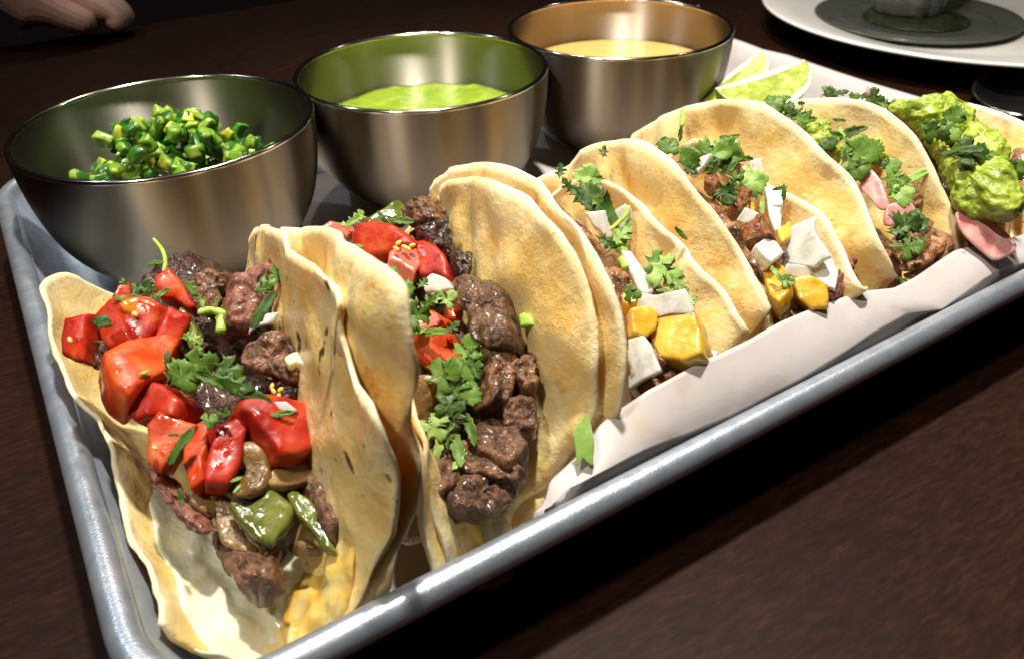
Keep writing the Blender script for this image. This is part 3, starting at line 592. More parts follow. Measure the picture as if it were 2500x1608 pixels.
# the dark chopped filling packed into each fold
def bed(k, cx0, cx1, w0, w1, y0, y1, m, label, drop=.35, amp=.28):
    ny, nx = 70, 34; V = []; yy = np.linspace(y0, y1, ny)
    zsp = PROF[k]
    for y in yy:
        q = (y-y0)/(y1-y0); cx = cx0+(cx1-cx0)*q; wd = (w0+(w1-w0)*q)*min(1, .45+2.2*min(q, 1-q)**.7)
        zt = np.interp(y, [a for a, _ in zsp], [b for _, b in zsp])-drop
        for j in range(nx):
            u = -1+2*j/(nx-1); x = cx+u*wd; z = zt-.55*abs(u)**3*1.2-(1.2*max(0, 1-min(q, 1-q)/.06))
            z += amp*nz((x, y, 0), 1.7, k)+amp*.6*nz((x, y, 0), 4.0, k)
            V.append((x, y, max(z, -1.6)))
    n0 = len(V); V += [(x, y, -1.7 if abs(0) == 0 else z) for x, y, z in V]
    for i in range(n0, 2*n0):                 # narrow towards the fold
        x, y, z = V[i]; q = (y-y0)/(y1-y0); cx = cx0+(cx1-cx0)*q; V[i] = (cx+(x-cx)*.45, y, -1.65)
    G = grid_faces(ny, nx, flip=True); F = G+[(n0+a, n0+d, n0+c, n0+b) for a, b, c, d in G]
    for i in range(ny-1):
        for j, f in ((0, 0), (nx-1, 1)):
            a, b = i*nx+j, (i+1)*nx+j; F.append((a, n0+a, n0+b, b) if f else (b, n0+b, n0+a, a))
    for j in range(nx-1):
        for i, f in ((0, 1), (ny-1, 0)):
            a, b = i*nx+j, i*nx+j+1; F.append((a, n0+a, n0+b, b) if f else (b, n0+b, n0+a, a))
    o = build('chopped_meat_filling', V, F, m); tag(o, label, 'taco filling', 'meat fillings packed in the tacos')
bed(1, 3.5, 3.9, 1.0, 1.3, 3.6, 12, MT['meatbed'], 'dark chopped steak packed under the tomatoes of the leftmost taco')
bed(2, 8.0, 8.7, 1.1, 1.4, 3.0, 11.6, MT['meatbed'], 'dark chopped steak packed in the fold of the second steak taco')
bed(3, 12.4, 12.9, .95, 1.0, 2.0, 11, MT['pork'], 'reddish brown meat under the pineapple of the first pineapple taco', .3)
bed(4, 16.7, 17.2, .95, 1.0, 2.0, 11, MT['pork'], 'brown meat under the onion of the second pineapple taco', .3)
bed(5, 20.7, 21.2, 1.0, 1.1, 2.0, 11, MT['pork'], 'shredded pork packed in the first guacamole taco', .3)
bed(6, 25.4, 25.8, 1.4, 1.5, 2.0, 10, MT['pork'], 'shredded pork packed in the rightmost taco', .3)

# ------------------------------------------------------------------ fillings: tomatoes, beef, onions, peppers, pineapple
TN = {1: 'the leftmost steak taco', 2: 'the second steak taco', 3: 'the first pineapple taco', 4: 'the second pineapple taco', 5: 'the first guacamole taco', 6: 'the rightmost guacamole taco'}
def pieces(name, cat, group, k, rows, th, **kw):
    for f, pts, m, label, *ex in rows:
        e = dict(kw); dz = 0; t_ = th
        if ex: e.update(ex[0])
        dz = e.pop('dz', 0); t_ = e.pop('t', th)
        blob(name, f(pts), prof(k, dz), t_, MT[m], label, cat, group, **e)
GT = 'diced tomato pieces on the steak tacos'
pieces('tomato_chunk', 'tomato', GT, 1, [
    (A, [(430, 690), (560, 645), (570, 800), (550, 945), (490, 935), (425, 900), (420, 790)], 'tomato', 'narrow red tomato chunk against the tortilla at the far left', dict(dz=.2)),
    (A, [(1015, 385), (1060, 440), (1160, 620), (1130, 640), (1060, 580), (960, 570), (905, 530), (940, 440)], 'tomato', 'pointed red tomato chunk at the back of the leftmost taco', dict(dz=.4)),
    (A, [(620, 690), (700, 590), (860, 550), (990, 610), (970, 760), (900, 870), (720, 890), (660, 820)], 'tomato', 'seedy red tomato chunk with orange jelly on top', dict(dz=.3, t=1.1)),
    (A, [(980, 600), (1110, 660), (1105, 720), (1060, 800), (1040, 870), (870, 880), (910, 780)], 'tomato', 'smooth red tomato wedge leaning on the seedy tomato chunk', dict(dz=.35)),
    (A, [(580, 950), (720, 880), (960, 830), (1000, 800), (1055, 855), (1000, 960), (950, 1060), (830, 1130), (740, 1215), (640, 1130), (600, 1040)], 'tomato_or', 'large orange-red tomato cube in the middle of the leftmost taco', dict(dz=.4, t=1.1)),
    (A, [(815, 1190), (850, 1100), (950, 1045), (1040, 1080), (1135, 1180), (1110, 1280), (1000, 1260), (880, 1300), (820, 1260)], 'tomato', 'dark red tomato chunk just below the large orange-red cube', dict(dz=.3, t=1.0)),
    (A, [(870, 1300), (960, 1220), (1080, 1250), (1180, 1290), (1110, 1400), (1040, 1490), (970, 1590), (890, 1520)], 'tomato_or', 'pulpy pale tomato piece with a yellow seed', dict(dz=.35)),
    (B, [(690, 190), (740, 160), (768, 200), (760, 290), (722, 400), (735, 500), (660, 575), (640, 490), (603, 420), (620, 300)], 'tomato_or', 'thin upright orange tomato sliver', dict(dz=.5, t=.5)),
    (B, [(770, 220), (870, 180), (960, 130), (992, 145), (955, 260), (935, 370), (900, 470), (850, 555), (720, 555), (708, 490), (728, 380), (758, 280)], 'tomato', 'blocky red tomato piece beside the thin orange sliver', dict(dz=.45, t=.8)),
    (B, [(880, 80), (1000, 62), (1150, 66), (1290, 120), (1335, 200), (1368, 310), (1340, 355), (1220, 425), (1110, 425), (1068, 345), (1010, 265), (940, 180), (880, 130)], 'tomato', 'large glossy red tomato cube by the right tortilla wall', dict(dz=.5, t=1.1)),
    (A, [(690, 500), (760, 480), (780, 560), (700, 590), (650, 560)], 'tomato', 'small red tomato bit under the cilantro at the back left', dict(dz=.2, t=.5)),
], .85, p=7.5, tilt=.9, amp=.06, sharp=True, fine=.014, N=56)
pieces('tomato_chunk', 'tomato', GT, 2, [
    (Cc, [(190, 440), (240, 410), (370, 430), (395, 480), (330, 520), (260, 490)], 'tomato_pk', 'soft red tomato bit at the back of the second taco', dict(dz=.5, t=.6)),
    (Cc, [(425, 490), (455, 425), (560, 403), (660, 430), (760, 490), (792, 530), (740, 570), (650, 600), (520, 620), (430, 580)], 'tomato', 'bright red tomato slab with seeds and skin edge', dict(dz=.6, t=.9)),
    (Cc, [(735, 560), (820, 538), (900, 565), (948, 620), (970, 700), (982, 765), (900, 730), (800, 740), (740, 650)], 'tomato', 'orange-red tomato wedge next to the upper beef', dict(dz=.55, t=.8)),
    (Cc, [(590, 610), (700, 555), (750, 600), (775, 690), (740, 750), (660, 700), (585, 660)], 'tomato_pk', 'wet pink tomato heart between two red tomato pieces', dict(dz=.6, t=.7)),
    (Cc, [(640, 1000), (700, 955), (860, 955), (970, 1010), (900, 1070), (720, 1070), (670, 1090)], 'tomato_or', 'dull orange tomato piece under a curled cilantro leaf', dict(dz=.1, t=.7)),
    (Cc, [(690, 1070), (760, 1040), (900, 1045), (970, 1060), (1005, 1120), (1035, 1190), (1005, 1245), (900, 1280), (800, 1215), (715, 1150)], 'tomato_or', 'deep orange-red tomato slab in the middle of the second taco', dict(dz=.15, t=.9)),
    (Cc, [(920, 900), (1000, 875), (1030, 930), (1015, 1020), (940, 990)], 'tomato_or', 'small orange tomato piece left of the beef strip', dict(dz=.2, t=.6)),
], .8, p=7.5, tilt=.9, amp=.06, sharp=True, fine=.014, N=56)
GB = 'grilled beef pieces on the steak tacos'
pieces('beef_strip', 'beef', GB, 1, [
    (A, [(1185, 430), (1240, 378), (1330, 430), (1355, 490), (1320, 580), (1290, 650), (1240, 670), (1175, 610)], 'beef', 'ragged brown beef piece at the back of the leftmost taco', dict(dz=.5)),
    (A, [(1340, 450), (1480, 380), (1565, 365), (1610, 420), (1590, 520), (1510, 620), (1490, 720), (1440, 790), (1370, 770), (1300, 700), (1330, 560)], 'beef_pk', 'pinkish beef piece leaning on the charred tortilla', dict(dz=.55, t=1.0)),
    (A, [(1420, 700), (1500, 640), (1580, 700), (1570, 800), (1500, 860), (1420, 840)], 'beef_dk', 'dark beef piece behind the white onion sliver', dict(dz=.1)),
    (A, [(1480, 850), (1570, 760), (1660, 735), (1705, 800), (1800, 900), (1820, 960), (1780, 1040), (1650, 1040), (1550, 985), (1470, 930)], 'beef', 'glossy brown beef chunk topped with melted cheese', dict(dz=.55, t=1.0)),
    (A, [(1590, 1030), (1760, 1030), (1800, 1000), (1790, 1090), (1740, 1170), (1640, 1130)], 'beef_dk', 'dark beef edge below the glossy beef chunk', dict(dz=.2)),
    (A, [(560, 820), (620, 800), (640, 880), (610, 960), (560, 940)], 'beef', 'small beef bit between the two leftmost tomato chunks', dict(dz=.2, t=.5)),
    (B, [(425, 440), (490, 480), (560, 590), (630, 650), (710, 700), (780, 800), (730, 810), (650, 750), (580, 670), (500, 570), (430, 490)], 'beef_pk', 'long thin purple beef strip along the cheese', dict(dz=.2, t=.6)),
    (B, [(790, 840), (870, 880), (960, 960), (1060, 1010), (1170, 1010), (1165, 1090), (1060, 1160), (960, 1150), (900, 1090), (820, 970)], 'beef', 'brown beef strip at the front mouth of the leftmost taco', dict(dz=.2, t=.8)),
    (B, [(1400, 470), (1490, 460), (1535, 600), (1515, 740), (1480, 830), (1400, 770), (1350, 660), (1290, 570), (1330, 510)], 'beef', 'brown beef piece beside the pointed green pepper', dict(dz=.35, t=.9)),
], .8, p=6.5, tilt=.9, amp=.09, freq=2.4, fine=.07, N=72, rough=.0019, sharp=True, jog=1.5)
pieces('beef_strip', 'beef', GB, 2, [
    (Cc, [(705, 320), (780, 258), (840, 246), (895, 300), (910, 380), (830, 410), (760, 425), (705, 380)], 'beef', 'rounded brown beef knob at the back of the second taco', dict(dz=.7)),
    (Cc, [(730, 430), (830, 405), (910, 398), (940, 460), (935, 570), (955, 640), (880, 580), (790, 530)], 'beef_dk', 'shiny blackened beef piece below the rounded knob', dict(dz=.6)),
    (Cc, [(950, 640), (1030, 645), (1055, 710), (1005, 760), (965, 710)], 'beef_dk', 'small dark beef tip touching the golden tortilla', dict(dz=.4)),
    (Cc, [(1005, 800), (1040, 755), (1160, 735), (1255, 790), (1305, 850), (1335, 950), (1355, 1050), (1345, 1150), (1260, 1170), (1140, 1120), (1110, 960), (1030, 910)], 'beef', 'big coarse beef strip standing in the second taco', dict(dz=1.0, t=1.2)),
    (Cc, [(1130, 1130), (1320, 1150), (1320, 1250), (1290, 1390), (1235, 1490), (1150, 1480), (1125, 1390), (1150, 1260)], 'beef', 'coarse beef strip directly below the big standing strip', dict(dz=.7, t=1.0)),
    (Cc, [(1325, 1190), (1400, 1195), (1450, 1270), (1462, 1390), (1390, 1420), (1310, 1360), (1305, 1270)], 'beef', 'brown beef nub against the oily tortilla wall', dict(dz=.6)),
    (Cc, [(1285, 1430), (1380, 1390), (1450, 1420), (1460, 1540), (1450, 1650), (1350, 1690), (1260, 1570)], 'beef', 'lumpy beef strip curving towards the front of the second taco', dict(dz=.6)),
    (I, [(1150, 1060), (1200, 1040), (1265, 1070), (1295, 1130), (1245, 1160), (1155, 1130)], 'beef', 'small crinkled beef piece above the frontmost beef', dict(dz=.5)),
    (I, [(1012, 1165), (1040, 1120), (1095, 1098), (1122, 1140), (1110, 1200), (1075, 1232), (1035, 1212)], 'beef', 'knobbly brown beef piece at the left of the second taco mouth', dict(dz=.45)),
    (I, [(1105, 1108), (1160, 1083), (1235, 1105), (1284, 1160), (1262, 1190), (1190, 1172), (1125, 1165)], 'beef', 'seared beef strip lying across the second taco mouth', dict(dz=.6, t=.7)),
    (I, [(1075, 1200), (1130, 1172), (1200, 1182), (1262, 1190), (1250, 1232), (1190, 1266), (1120, 1262), (1080, 1240)], 'beef', 'frontmost brown beef strip of the second taco', dict(dz=.45, t=.8)),
], .9, p=6.5, tilt=.8, amp=.10, freq=2.4, fine=.07, N=72, rough=.0019, sharp=True, jog=1.3)
GP = 'grilled peppers and onions in the steak tacos'
pieces('pepper_strip', 'pepper', GP, 1, [
    (B, [(870, 640), (960, 650), (1050, 615), (1120, 570), (1205, 630), (1240, 690), (1200, 790), (1150, 840), (1110, 895), (1060, 885), (1000, 840), (960, 770), (900, 700)], 'pepper', 'glossy olive green pepper square at the front of the leftmost taco', dict(dz=.75, t=.45)),
    (B, [(1200, 585), (1250, 560), (1310, 600), (1370, 680), (1430, 780), (1505, 925), (1440, 915), (1380, 860), (1310, 770), (1240, 695)], 'pepper', 'pointed dark green pepper strip beside the olive square', dict(dz=.75, t=.35)),
    (A, [(1060, 600), (1110, 660), (1160, 740), (1180, 820), (1140, 850), (1090, 760), (1050, 680)], 'pepper', 'curled green pepper skin beside the red wedge', dict(dz=.5, t=.3)),
], .4, p=5, tilt=.7, amp=.1, freq=1.3, fine=.03, N=60)
pieces('grilled_onion_slice', 'onion', GP, 1, [
    (B, [(945, 290), (1010, 275), (1070, 325), (1100, 420), (1090, 510), (1055, 575), (980, 605), (900, 595), (865, 560), (930, 520), (965, 450), (940, 360)], 'onion_gr', 'translucent brown onion petal below the glossy red cube', dict(dz=.5, t=.28)),
    (B, [(1090, 480), (1200, 415), (1330, 375), (1395, 400), (1428, 500), (1390, 530), (1300, 515), (1180, 545), (1085, 535)], 'onion_gr', 'amber onion slice under the glossy red cube', dict(dz=.3, t=.3)),
    (B, [(790, 600), (850, 590), (890, 700), (970, 830), (1020, 890), (940, 920), (850, 880), (785, 740)], 'onion_gr', 'soft amber onion strip left of the olive pepper', dict(dz=.2, t=.25)),
    (B, [(1055, 940), (1110, 875), (1175, 895), (1170, 970), (1105, 1075), (1050, 1080), (1025, 1010)], 'onion_gr', 'hanging amber onion end below the olive pepper', dict(dz=.25, t=.22)),
    (B, [(900, 700), (980, 780), (1060, 900), (1050, 950), (980, 930), (900, 850), (860, 770)], 'onion_gr', 'dark amber onion fold tucked behind the olive pepper', dict(dz=.15, t=.25)),
    (B, [(1230, 860), (1330, 850), (1420, 900), (1390, 950), (1290, 950), (1220, 920)], 'onion_gr', 'amber onion strip right of the hanging onion end', dict(dz=.2, t=.25)),
    (B, [(640, 560), (720, 560), (780, 640), (770, 720), (700, 690), (640, 630)], 'onion_gr', 'amber onion shred beneath the thin orange sliver', dict(dz=.2, t=.25)),
], .3, p=5, tilt=.7, amp=.09, freq=1.4, fine=.03)
pieces('pepper_strip', 'pepper', GP, 2, [
    (Cc, [(470, 390), (560, 320), (640, 262), (705, 330), (705, 405), (600, 430), (500, 425)], 'pepper', 'olive green pepper piece at the back of the second taco', dict(dz=.6, t=.35)),
], .4, p=3.5, tilt=.7, amp=.06)
pieces('grilled_onion_slice', 'onion', GP, 2, [
    (Cc, [(745, 1300), (850, 1290), (900, 1380), (880, 1500), (830, 1560), (750, 1500)], 'onion_gr', 'glistening amber onion by the left wall of the second taco', dict(dz=.1, t=.5)),
    (I, [(1010, 1045), (1060, 1020), (1075, 1080), (1050, 1120), (1010, 1110)], 'onion_gr', 'small dark amber onion above the frontmost beef', dict(dz=.0, t=.4)),
], .3, p=5, tilt=.7, amp=.09, freq=1.4, fine=.03)
GO = 'diced raw white onion pieces'
pieces('onion_piece', 'onion', GO, 1, [
    (A, [(1450, 760), (1480, 690), (1560, 640), (1640, 630), (1600, 690), (1520, 710), (1470, 735)], 'onion', 'pale onion sliver pointing away from the charred tortilla', dict(dz=.8, t=.2)),
    (A, [(1600, 1150), (1680, 1150), (1740, 1200), (1700, 1220), (1630, 1190)], 'onion_cl', 'tiny wet onion bit on top of the glossy red cube', dict(dz=1.0, t=.2)),
    (A, [(875, 450), (915, 445), (910, 485), (880, 490)], 'onion', 'tiny onion bit behind the pointed tomato', dict(dz=.5, t=.2)),
], .2, p=14, tilt=.7, amp=.03, sharp=True)
pieces('onion_piece', 'onion', GO, 2, [
    (Cc, [(800, 760), (860, 705), (945, 725), (995, 785), (900, 815), (830, 812)], 'onion_cl', 'wet translucent onion piece below the orange-red wedge', dict(dz=.7, t=.4)),
    (Cc, [(515, 660), (640, 635), (665, 690), (640, 730), (560, 720)], 'onion_cl', 'pale pink onion piece beside the T-shaped cilantro'.replace('T-shaped ', ''), dict(dz=.5, t=.35)),
    (Cc, [(550, 830), (700, 815), (790, 900), (765, 965), (680, 1000), (600, 955)], 'onion_cl', 'clear curved onion piece by the left wall of the second taco', dict(dz=.3, t=.35)),
], .3, p=9, tilt=.7, amp=.05, sharp=True)
pieces('onion_piece', 'onion', GO, 3, [
    (D, [(340, 850), (470, 838), (495, 920), (524, 1015), (480, 1020), (435, 965), (395, 940)], 'onion', 'white onion square below the dark cilantro tuft', dict(dz=.5)),
    (D, [(525, 840), (600, 795), (645, 830), (605, 990), (560, 950)], 'onion_cl', 'faint onion piece against the curled tortilla', dict(dz=.3)),
    (D, [(576, 1100), (640, 1108), (690, 1190), (740, 1270), (784, 1375), (740, 1390), (690, 1375), (650, 1285), (605, 1180)], 'onion', 'tall thin white onion slice standing in the first pineapple taco', dict(dz=.6)),
    (D, [(690, 1372), (800, 1388), (995, 1348), (1015, 1400), (1055, 1505), (900, 1505), (790, 1535), (645, 1492), (680, 1440)], 'onion', 'wide white onion slab lying over the pineapple', dict(dz=.7)),
    (Cc, [(2005, 1080), (2095, 1058), (2130, 1105), (2195, 1262), (2090, 1315), (2005, 1375)], 'onion', 'large white onion square next to the second taco edge', dict(dz=.6)),
    (I, [(1718, 870), (1735, 858), (1755, 862), (1740, 880), (1722, 885)], 'onion', 'tiny onion crumb against the paper', dict(dz=.5, t=.2)),
], .22, p=16, tilt=.6, amp=.04, freq=.8, sharp=True)
pieces('onion_piece', 'onion', GO, 4, [
    (D, [(1275, 390), (1350, 322), (1445, 445), (1385, 440)], 'onion', 'small white onion tip at the back of the second pineapple taco', dict(dz=.4)),
    (D, [(995, 592), (1100, 500), (1168, 478), (1120, 562), (1055, 622)], 'onion', 'white onion sliver leaning over the toasted tortilla', dict(dz=.7)),
    (D, [(1160, 540), (1250, 495), (1340, 515), (1330, 580), (1230, 610)], 'onion_cl', 'pale onion piece under the cilantro of the second pineapple taco', dict(dz=.5)),
    (D, [(1400, 520), (1480, 500), (1500, 600), (1470, 690), (1420, 640)], 'onion', 'white onion strip between two cilantro leaves', dict(dz=.4)),
    (D, [(1500, 702), (1620, 693), (1628, 760), (1604, 960), (1570, 985), (1530, 875), (1518, 780)], 'onion', 'tall white onion rectangle by the wavy tortilla', dict(dz=.5)),
    (D, [(1325, 905), (1380, 820), (1485, 868), (1500, 895), (1400, 935)], 'onion', 'cracked onion bit above the browned square', dict(dz=.8)),
    (D, [(1428, 1082), (1500, 1036), (1570, 1060), (1614, 1130), (1530, 1200), (1470, 1145)], 'onion', 'small white onion cube below the browned square', dict(dz=.8, t=.4)),
    (D, [(1625, 1175), (1640, 1060), (1680, 950), (1842, 876), (1835, 980), (1905, 1080), (1935, 1140), (1860, 1175), (1840, 1205), (1700, 1190)], 'onion', 'largest white onion petal of the second pineapple taco', dict(dz=.8)),
    (D, [(1770, 1245), (1860, 1165), (1935, 1128), (1985, 1260), (1962, 1358), (1880, 1325)], 'onion', 'pointed white onion flake below the largest petal', dict(dz=.75)),
    (D, [(1620, 1235), (1650, 1180), (1800, 1195), (1815, 1245), (1700, 1270)], 'onion_cl', 'greyish onion flake just under the largest petal', dict(dz=.55)),
], .2, p=16, tilt=.6, amp=.045, freq=.8, sharp=True)
GPN = 'grilled pineapple chunks'
P2 = crop(1200, 600, 1.528)
pieces('pineapple_chunk', 'pineapple', GPN, 3, [
    (Cc, [(1990, 925), (2090, 905), (2155, 950), (2140, 1040), (2080, 1090), (2000, 1060)], 'pine', 'rounded pineapple chunk behind the large onion square', dict(dz=.35)),
    (P2, [(603, 310), (640, 276), (780, 272), (806, 370), (808, 430), (740, 465), (650, 440), (615, 380)], 'pine', 'square golden pineapple cube with pepper specks', dict(dz=.5, t=1.0)),
    (P2, [(490, 200), (530, 195), (545, 235), (515, 250), (490, 235)], 'pine', 'small pineapple corner under the standing onion slice', dict(dz=.3, t=.6)),
], .8, p=13, tilt=.9, amp=.04, sharp=True, N=56, fine=.02)
pieces('pineapple_chunk', 'pineapple', GPN, 4, [
    (D, [(1497, 1290), (1560, 1225), (1640, 1265), (1692, 1370), (1660, 1450), (1600, 1500), (1545, 1450)], 'pine', 'rounded yellow pineapple chunk at the front of the second pineapple taco', dict(dz=.5)),
    (D, [(1665, 1300), (1780, 1265), (1905, 1335), (1905, 1485), (1800, 1500), (1715, 1430)], 'pine', 'pineapple chunk with a browned edge below the onion flake', dict(dz=.5)),
    (D, [(1565, 1000), (1655, 945), (1660, 1060), (1600, 1095)], 'pine', 'small pineapple bit behind the largest onion petal', dict(dz=.4, t=.6)),
    (D, [(1395, 770), (1440, 800), (1445, 860), (1400, 850)], 'pine', 'tiny pineapple bit beside the browned strip', dict(dz=.5, t=.4)),
], .8, p=10, tilt=.9, amp=.04, sharp=True, N=56, fine=.02)
pieces('browned_crust_piece', 'browned meat', 'browned crusty bits on the second pineapple taco', 4, [
    (D, [(1110, 640), (1200, 622), (1218, 700), (1198, 755), (1150, 715), (1108, 672)], 'fried', 'small browned crust bit nearest the toasted tortilla edge', dict(dz=.7)),
    (D, [(1285, 780), (1350, 710), (1403, 718), (1398, 790), (1355, 852), (1320, 890), (1278, 832)], 'fried', 'browned crust strip between cilantro and onion', dict(dz=.7)),
    (D, [(1355, 950), (1500, 876), (1532, 960), (1580, 1022), (1470, 1056), (1400, 1095), (1368, 1020)], 'fried', 'square dark browned crust piece above the onion cube', dict(dz=.8, t=.6)),
], .5, p=5, tilt=.8, amp=.04, freq=3, fine=.04, sharp=True, rough=.0012)
pieces('meat_shred', 'meat', 'meat shreds in the pineapple tacos', 3, [
    (P2, [(640, 440), (740, 465), (810, 420), (790, 455), (680, 530), (610, 580), (520, 620), (508, 590), (560, 540)], 'pork', 'wet reddish meat shred below the pineapple cube', dict(dz=.3)),
    (P2, [(590, 350), (640, 400), (650, 440), (620, 450), (580, 400)], 'pork', 'small meat shred left of the pineapple cube', dict(dz=.3)),
    (P2, [(590, 150), (620, 130), (640, 175), (610, 195), (580, 185)], 'pork', 'small brown meat shred under the bright cilantro leaf', dict(dz=.3)),
], .5, p=2.8, tilt=.9, amp=.1, freq=2, fine=.06, rough=.0022)
pieces('meat_shred', 'meat', 'meat shreds in the pineapple tacos', 4, [
    (D, [(1965, 1180), (2070, 1160), (2065, 1235), (2015, 1355), (1965, 1405), (1910, 1405), (1955, 1285)], 'beef_pk', 'upright brown meat shred beside the pointed onion flake', dict(dz=.5)),
    (D, [(1600, 1500), (1700, 1460), (1800, 1500), (1900, 1500), (2000, 1430), (2090, 1400), (2040, 1500), (1900, 1580), (1700, 1640), (1600, 1640), (1560, 1560)], 'pork', 'glossy meat shred along the paper under the pineapple', dict(dz=.3)),
    (D, [(1580, 1110), (1640, 1090), (1640, 1200), (1590, 1230), (1560, 1180)], 'beef', 'dark meat bit behind the onion cube', dict(dz=.3)),
], .5, p=2.8, tilt=.9, amp=.1, freq=2, fine=.06, rough=.0022)
# pulled pork strands and pickled onion
rng = random.Random(8)
for i, (pts, r) in enumerate([([(1095, 1330), (1130, 1260), (1250, 1180), (1330, 1120)], .26), ([(1110, 1400), (1200, 1330), (1300, 1200), (1340, 1170)], .22), ([(1100, 1460), (1230, 1400), (1350, 1300), (1430, 1220)], .25), ([(1140, 1510), (1290, 1450), (1420, 1390), (1500, 1330)], .24),
        ([(1180, 1300), (1260, 1350), (1330, 1440), (1380, 1470)], .2), ([(1300, 1160), (1380, 1240), (1440, 1330), (1500, 1400)], .22), ([(1260, 1200), (1330, 1290), (1400, 1400), (1440, 1450)], .24), ([(1200, 880), (1230, 940), (1220, 990), (1190, 1010)], .16)]):
    q = [on(*p, PROF[5])+np.array([0, 0, .15]) for p in E_(pts)]
    tube('pork_strand', q, [r*.4, r, r*.9, r*.45], MT['pork'], 'brown shredded pork strand at the front of the first guacamole taco' if i < 7 else 'dark pork shred high on the arched tortilla', 'pork', 'shredded pork strands', .7, amp=.08)
for i, (pts, r) in enumerate([([(1540, 1190), (1640, 1270), (1740, 1350)], .2), ([(1580, 1300), (1650, 1330), (1720, 1390)], .2), ([(1560, 1260), (1600, 1340), (1620, 1400)], .18), ([(1900, 620), (1940, 680), (1970, 760)], .25), ([(1920, 800), (1950, 860), (1960, 930)], .25)]):
    q = [on(*p, PROF[6])+np.array([0, 0, .1]) for p in E_(pts)]
    tube('pork_strand', q, [r*.4, r, r*.45], MT['pork'], 'brown pork shred under the pickled onion of the rightmost taco' if i < 3 else 'brown pork shred beside the guacamole at the right', 'pork', 'shredded pork strands', .7, amp=.08)
GK = 'pink pickled onion slices'
pieces('pickled_onion_slice', 'onion', GK, 5, [
    (E_, [(850, 810), (890, 727), (965, 800), (1015, 890), (1045, 1000), (980, 1015), (905, 925), (838, 855)], 'onion_pk', 'pale pink pickled onion leaning on the second pineapple taco', dict(dz=.6)),
    (E_, [(1005, 1095), (1040, 985), (1195, 975), (1220, 1050), (1130, 1095), (1060, 1115)], 'onion_pk', 'bright pink pickled onion piece under the cilantro', dict(dz=.5)),
    (E_, [(1060, 1190), (1130, 1170), (1140, 1270), (1080, 1290)], 'onion_pk', 'small dull pink onion piece near the pork strands', dict(dz=.3)),
], .16, p=6, tilt=.6, amp=.08, freq=1.1)
for pts, lab, yy in [([(1500, 1035), (1660, 1105), (1770, 1180), (1910, 1275), (1780, 1358), (1680, 1300), (1540, 1190)], 'large pink pickled onion slice below the guacamole', 1.42), ([(1630, 1050), (1700, 1005), (1755, 1080), (1890, 1220), (1900, 1265), (1770, 1185), (1680, 1125)], 'upper pink pickled onion slice tucked under the guacamole', 1.6)]:
    blob('pickled_onion_slice', E_(pts), (lambda q: lambda px, py: at(px, py, y=q))(yy), .16, MT['onion_pk'], lab, 'onion', GK, p=6, tilt=.6, amp=.06, freq=1.1)
blob('pickled_onion_slice', H([(1240, 690), (1255, 630), (1270, 690)]), at(1700+1255/2.994, 670/2.994, x=23.5), .2, MT['onion_pk'], 'tiny pink onion tip showing above the tortilla rim', 'onion', GK, amp=.0)

# guacamole: soft ridged heaps
def guac(outline, k, dz, thick, label, seed):
    o = blob('guacamole', outline, prof(k, dz), thick, MT['guac'], label, 'guacamole', 'guacamole dollops', p=2.6, tilt=1.0, amp=.16, freq=.9, fine=.14, N=110, seed=seed)
    md = o.modifiers.new('subdivision', 'SUBSURF'); md.levels = md.render_levels = 2
    tx = bpy.data.textures.new('guacamole_lumps', 'CLOUDS'); tx.noise_scale = .008; tx.noise_depth = 2
    d = o.modifiers.new('lumps', 'DISPLACE'); d.texture = tx; d.strength = .0036; d.mid_level = .5
    d2 = o.modifiers.new('mash', 'DISPLACE'); d2.texture = grain(.0026); d2.strength = .0016; d2.mid_level = .5
    return o
guac(E_([(1060, 310), (1200, 280), (1330, 262), (1500, 300), (1610, 390), (1640, 500), (1560, 560), (1400, 540), (1280, 520), (1180, 430), (1090, 370)]), 6, .7, 1.3, 'guacamole dollop at the back of the rightmost taco', 1)
guac(E_([(1560, 470), (1700, 490), (1840, 580), (1860, 660), (1760, 740), (1600, 720), (1500, 620)]), 6, .7, 1.3, 'guacamole dollop in the middle of the rightmost taco', 2)
guac(E_([(1300, 560), (1420, 640), (1500, 760), (1700, 700), (1840, 680), (1905, 760), (1955, 920), (1890, 1040), (1700, 1050), (1550, 1060), (1490, 1000), (1440, 820), (1350, 680)]), 6, .7, 1.5, 'largest guacamole dollop resting above the pickled onion', 3)
guac(E_([(390, 470), (470, 435), (560, 480), (650, 565), (690, 660), (610, 650), (480, 560)]), 5, .5, .9, 'small guacamole dollop peeking over the second pineapple taco', 4)
guac(E_([(910, 560), (950, 560), (980, 640), (940, 680), (900, 640)]), 5, .4, .6, 'tiny guacamole bit behind the broad cilantro leaf', 5)

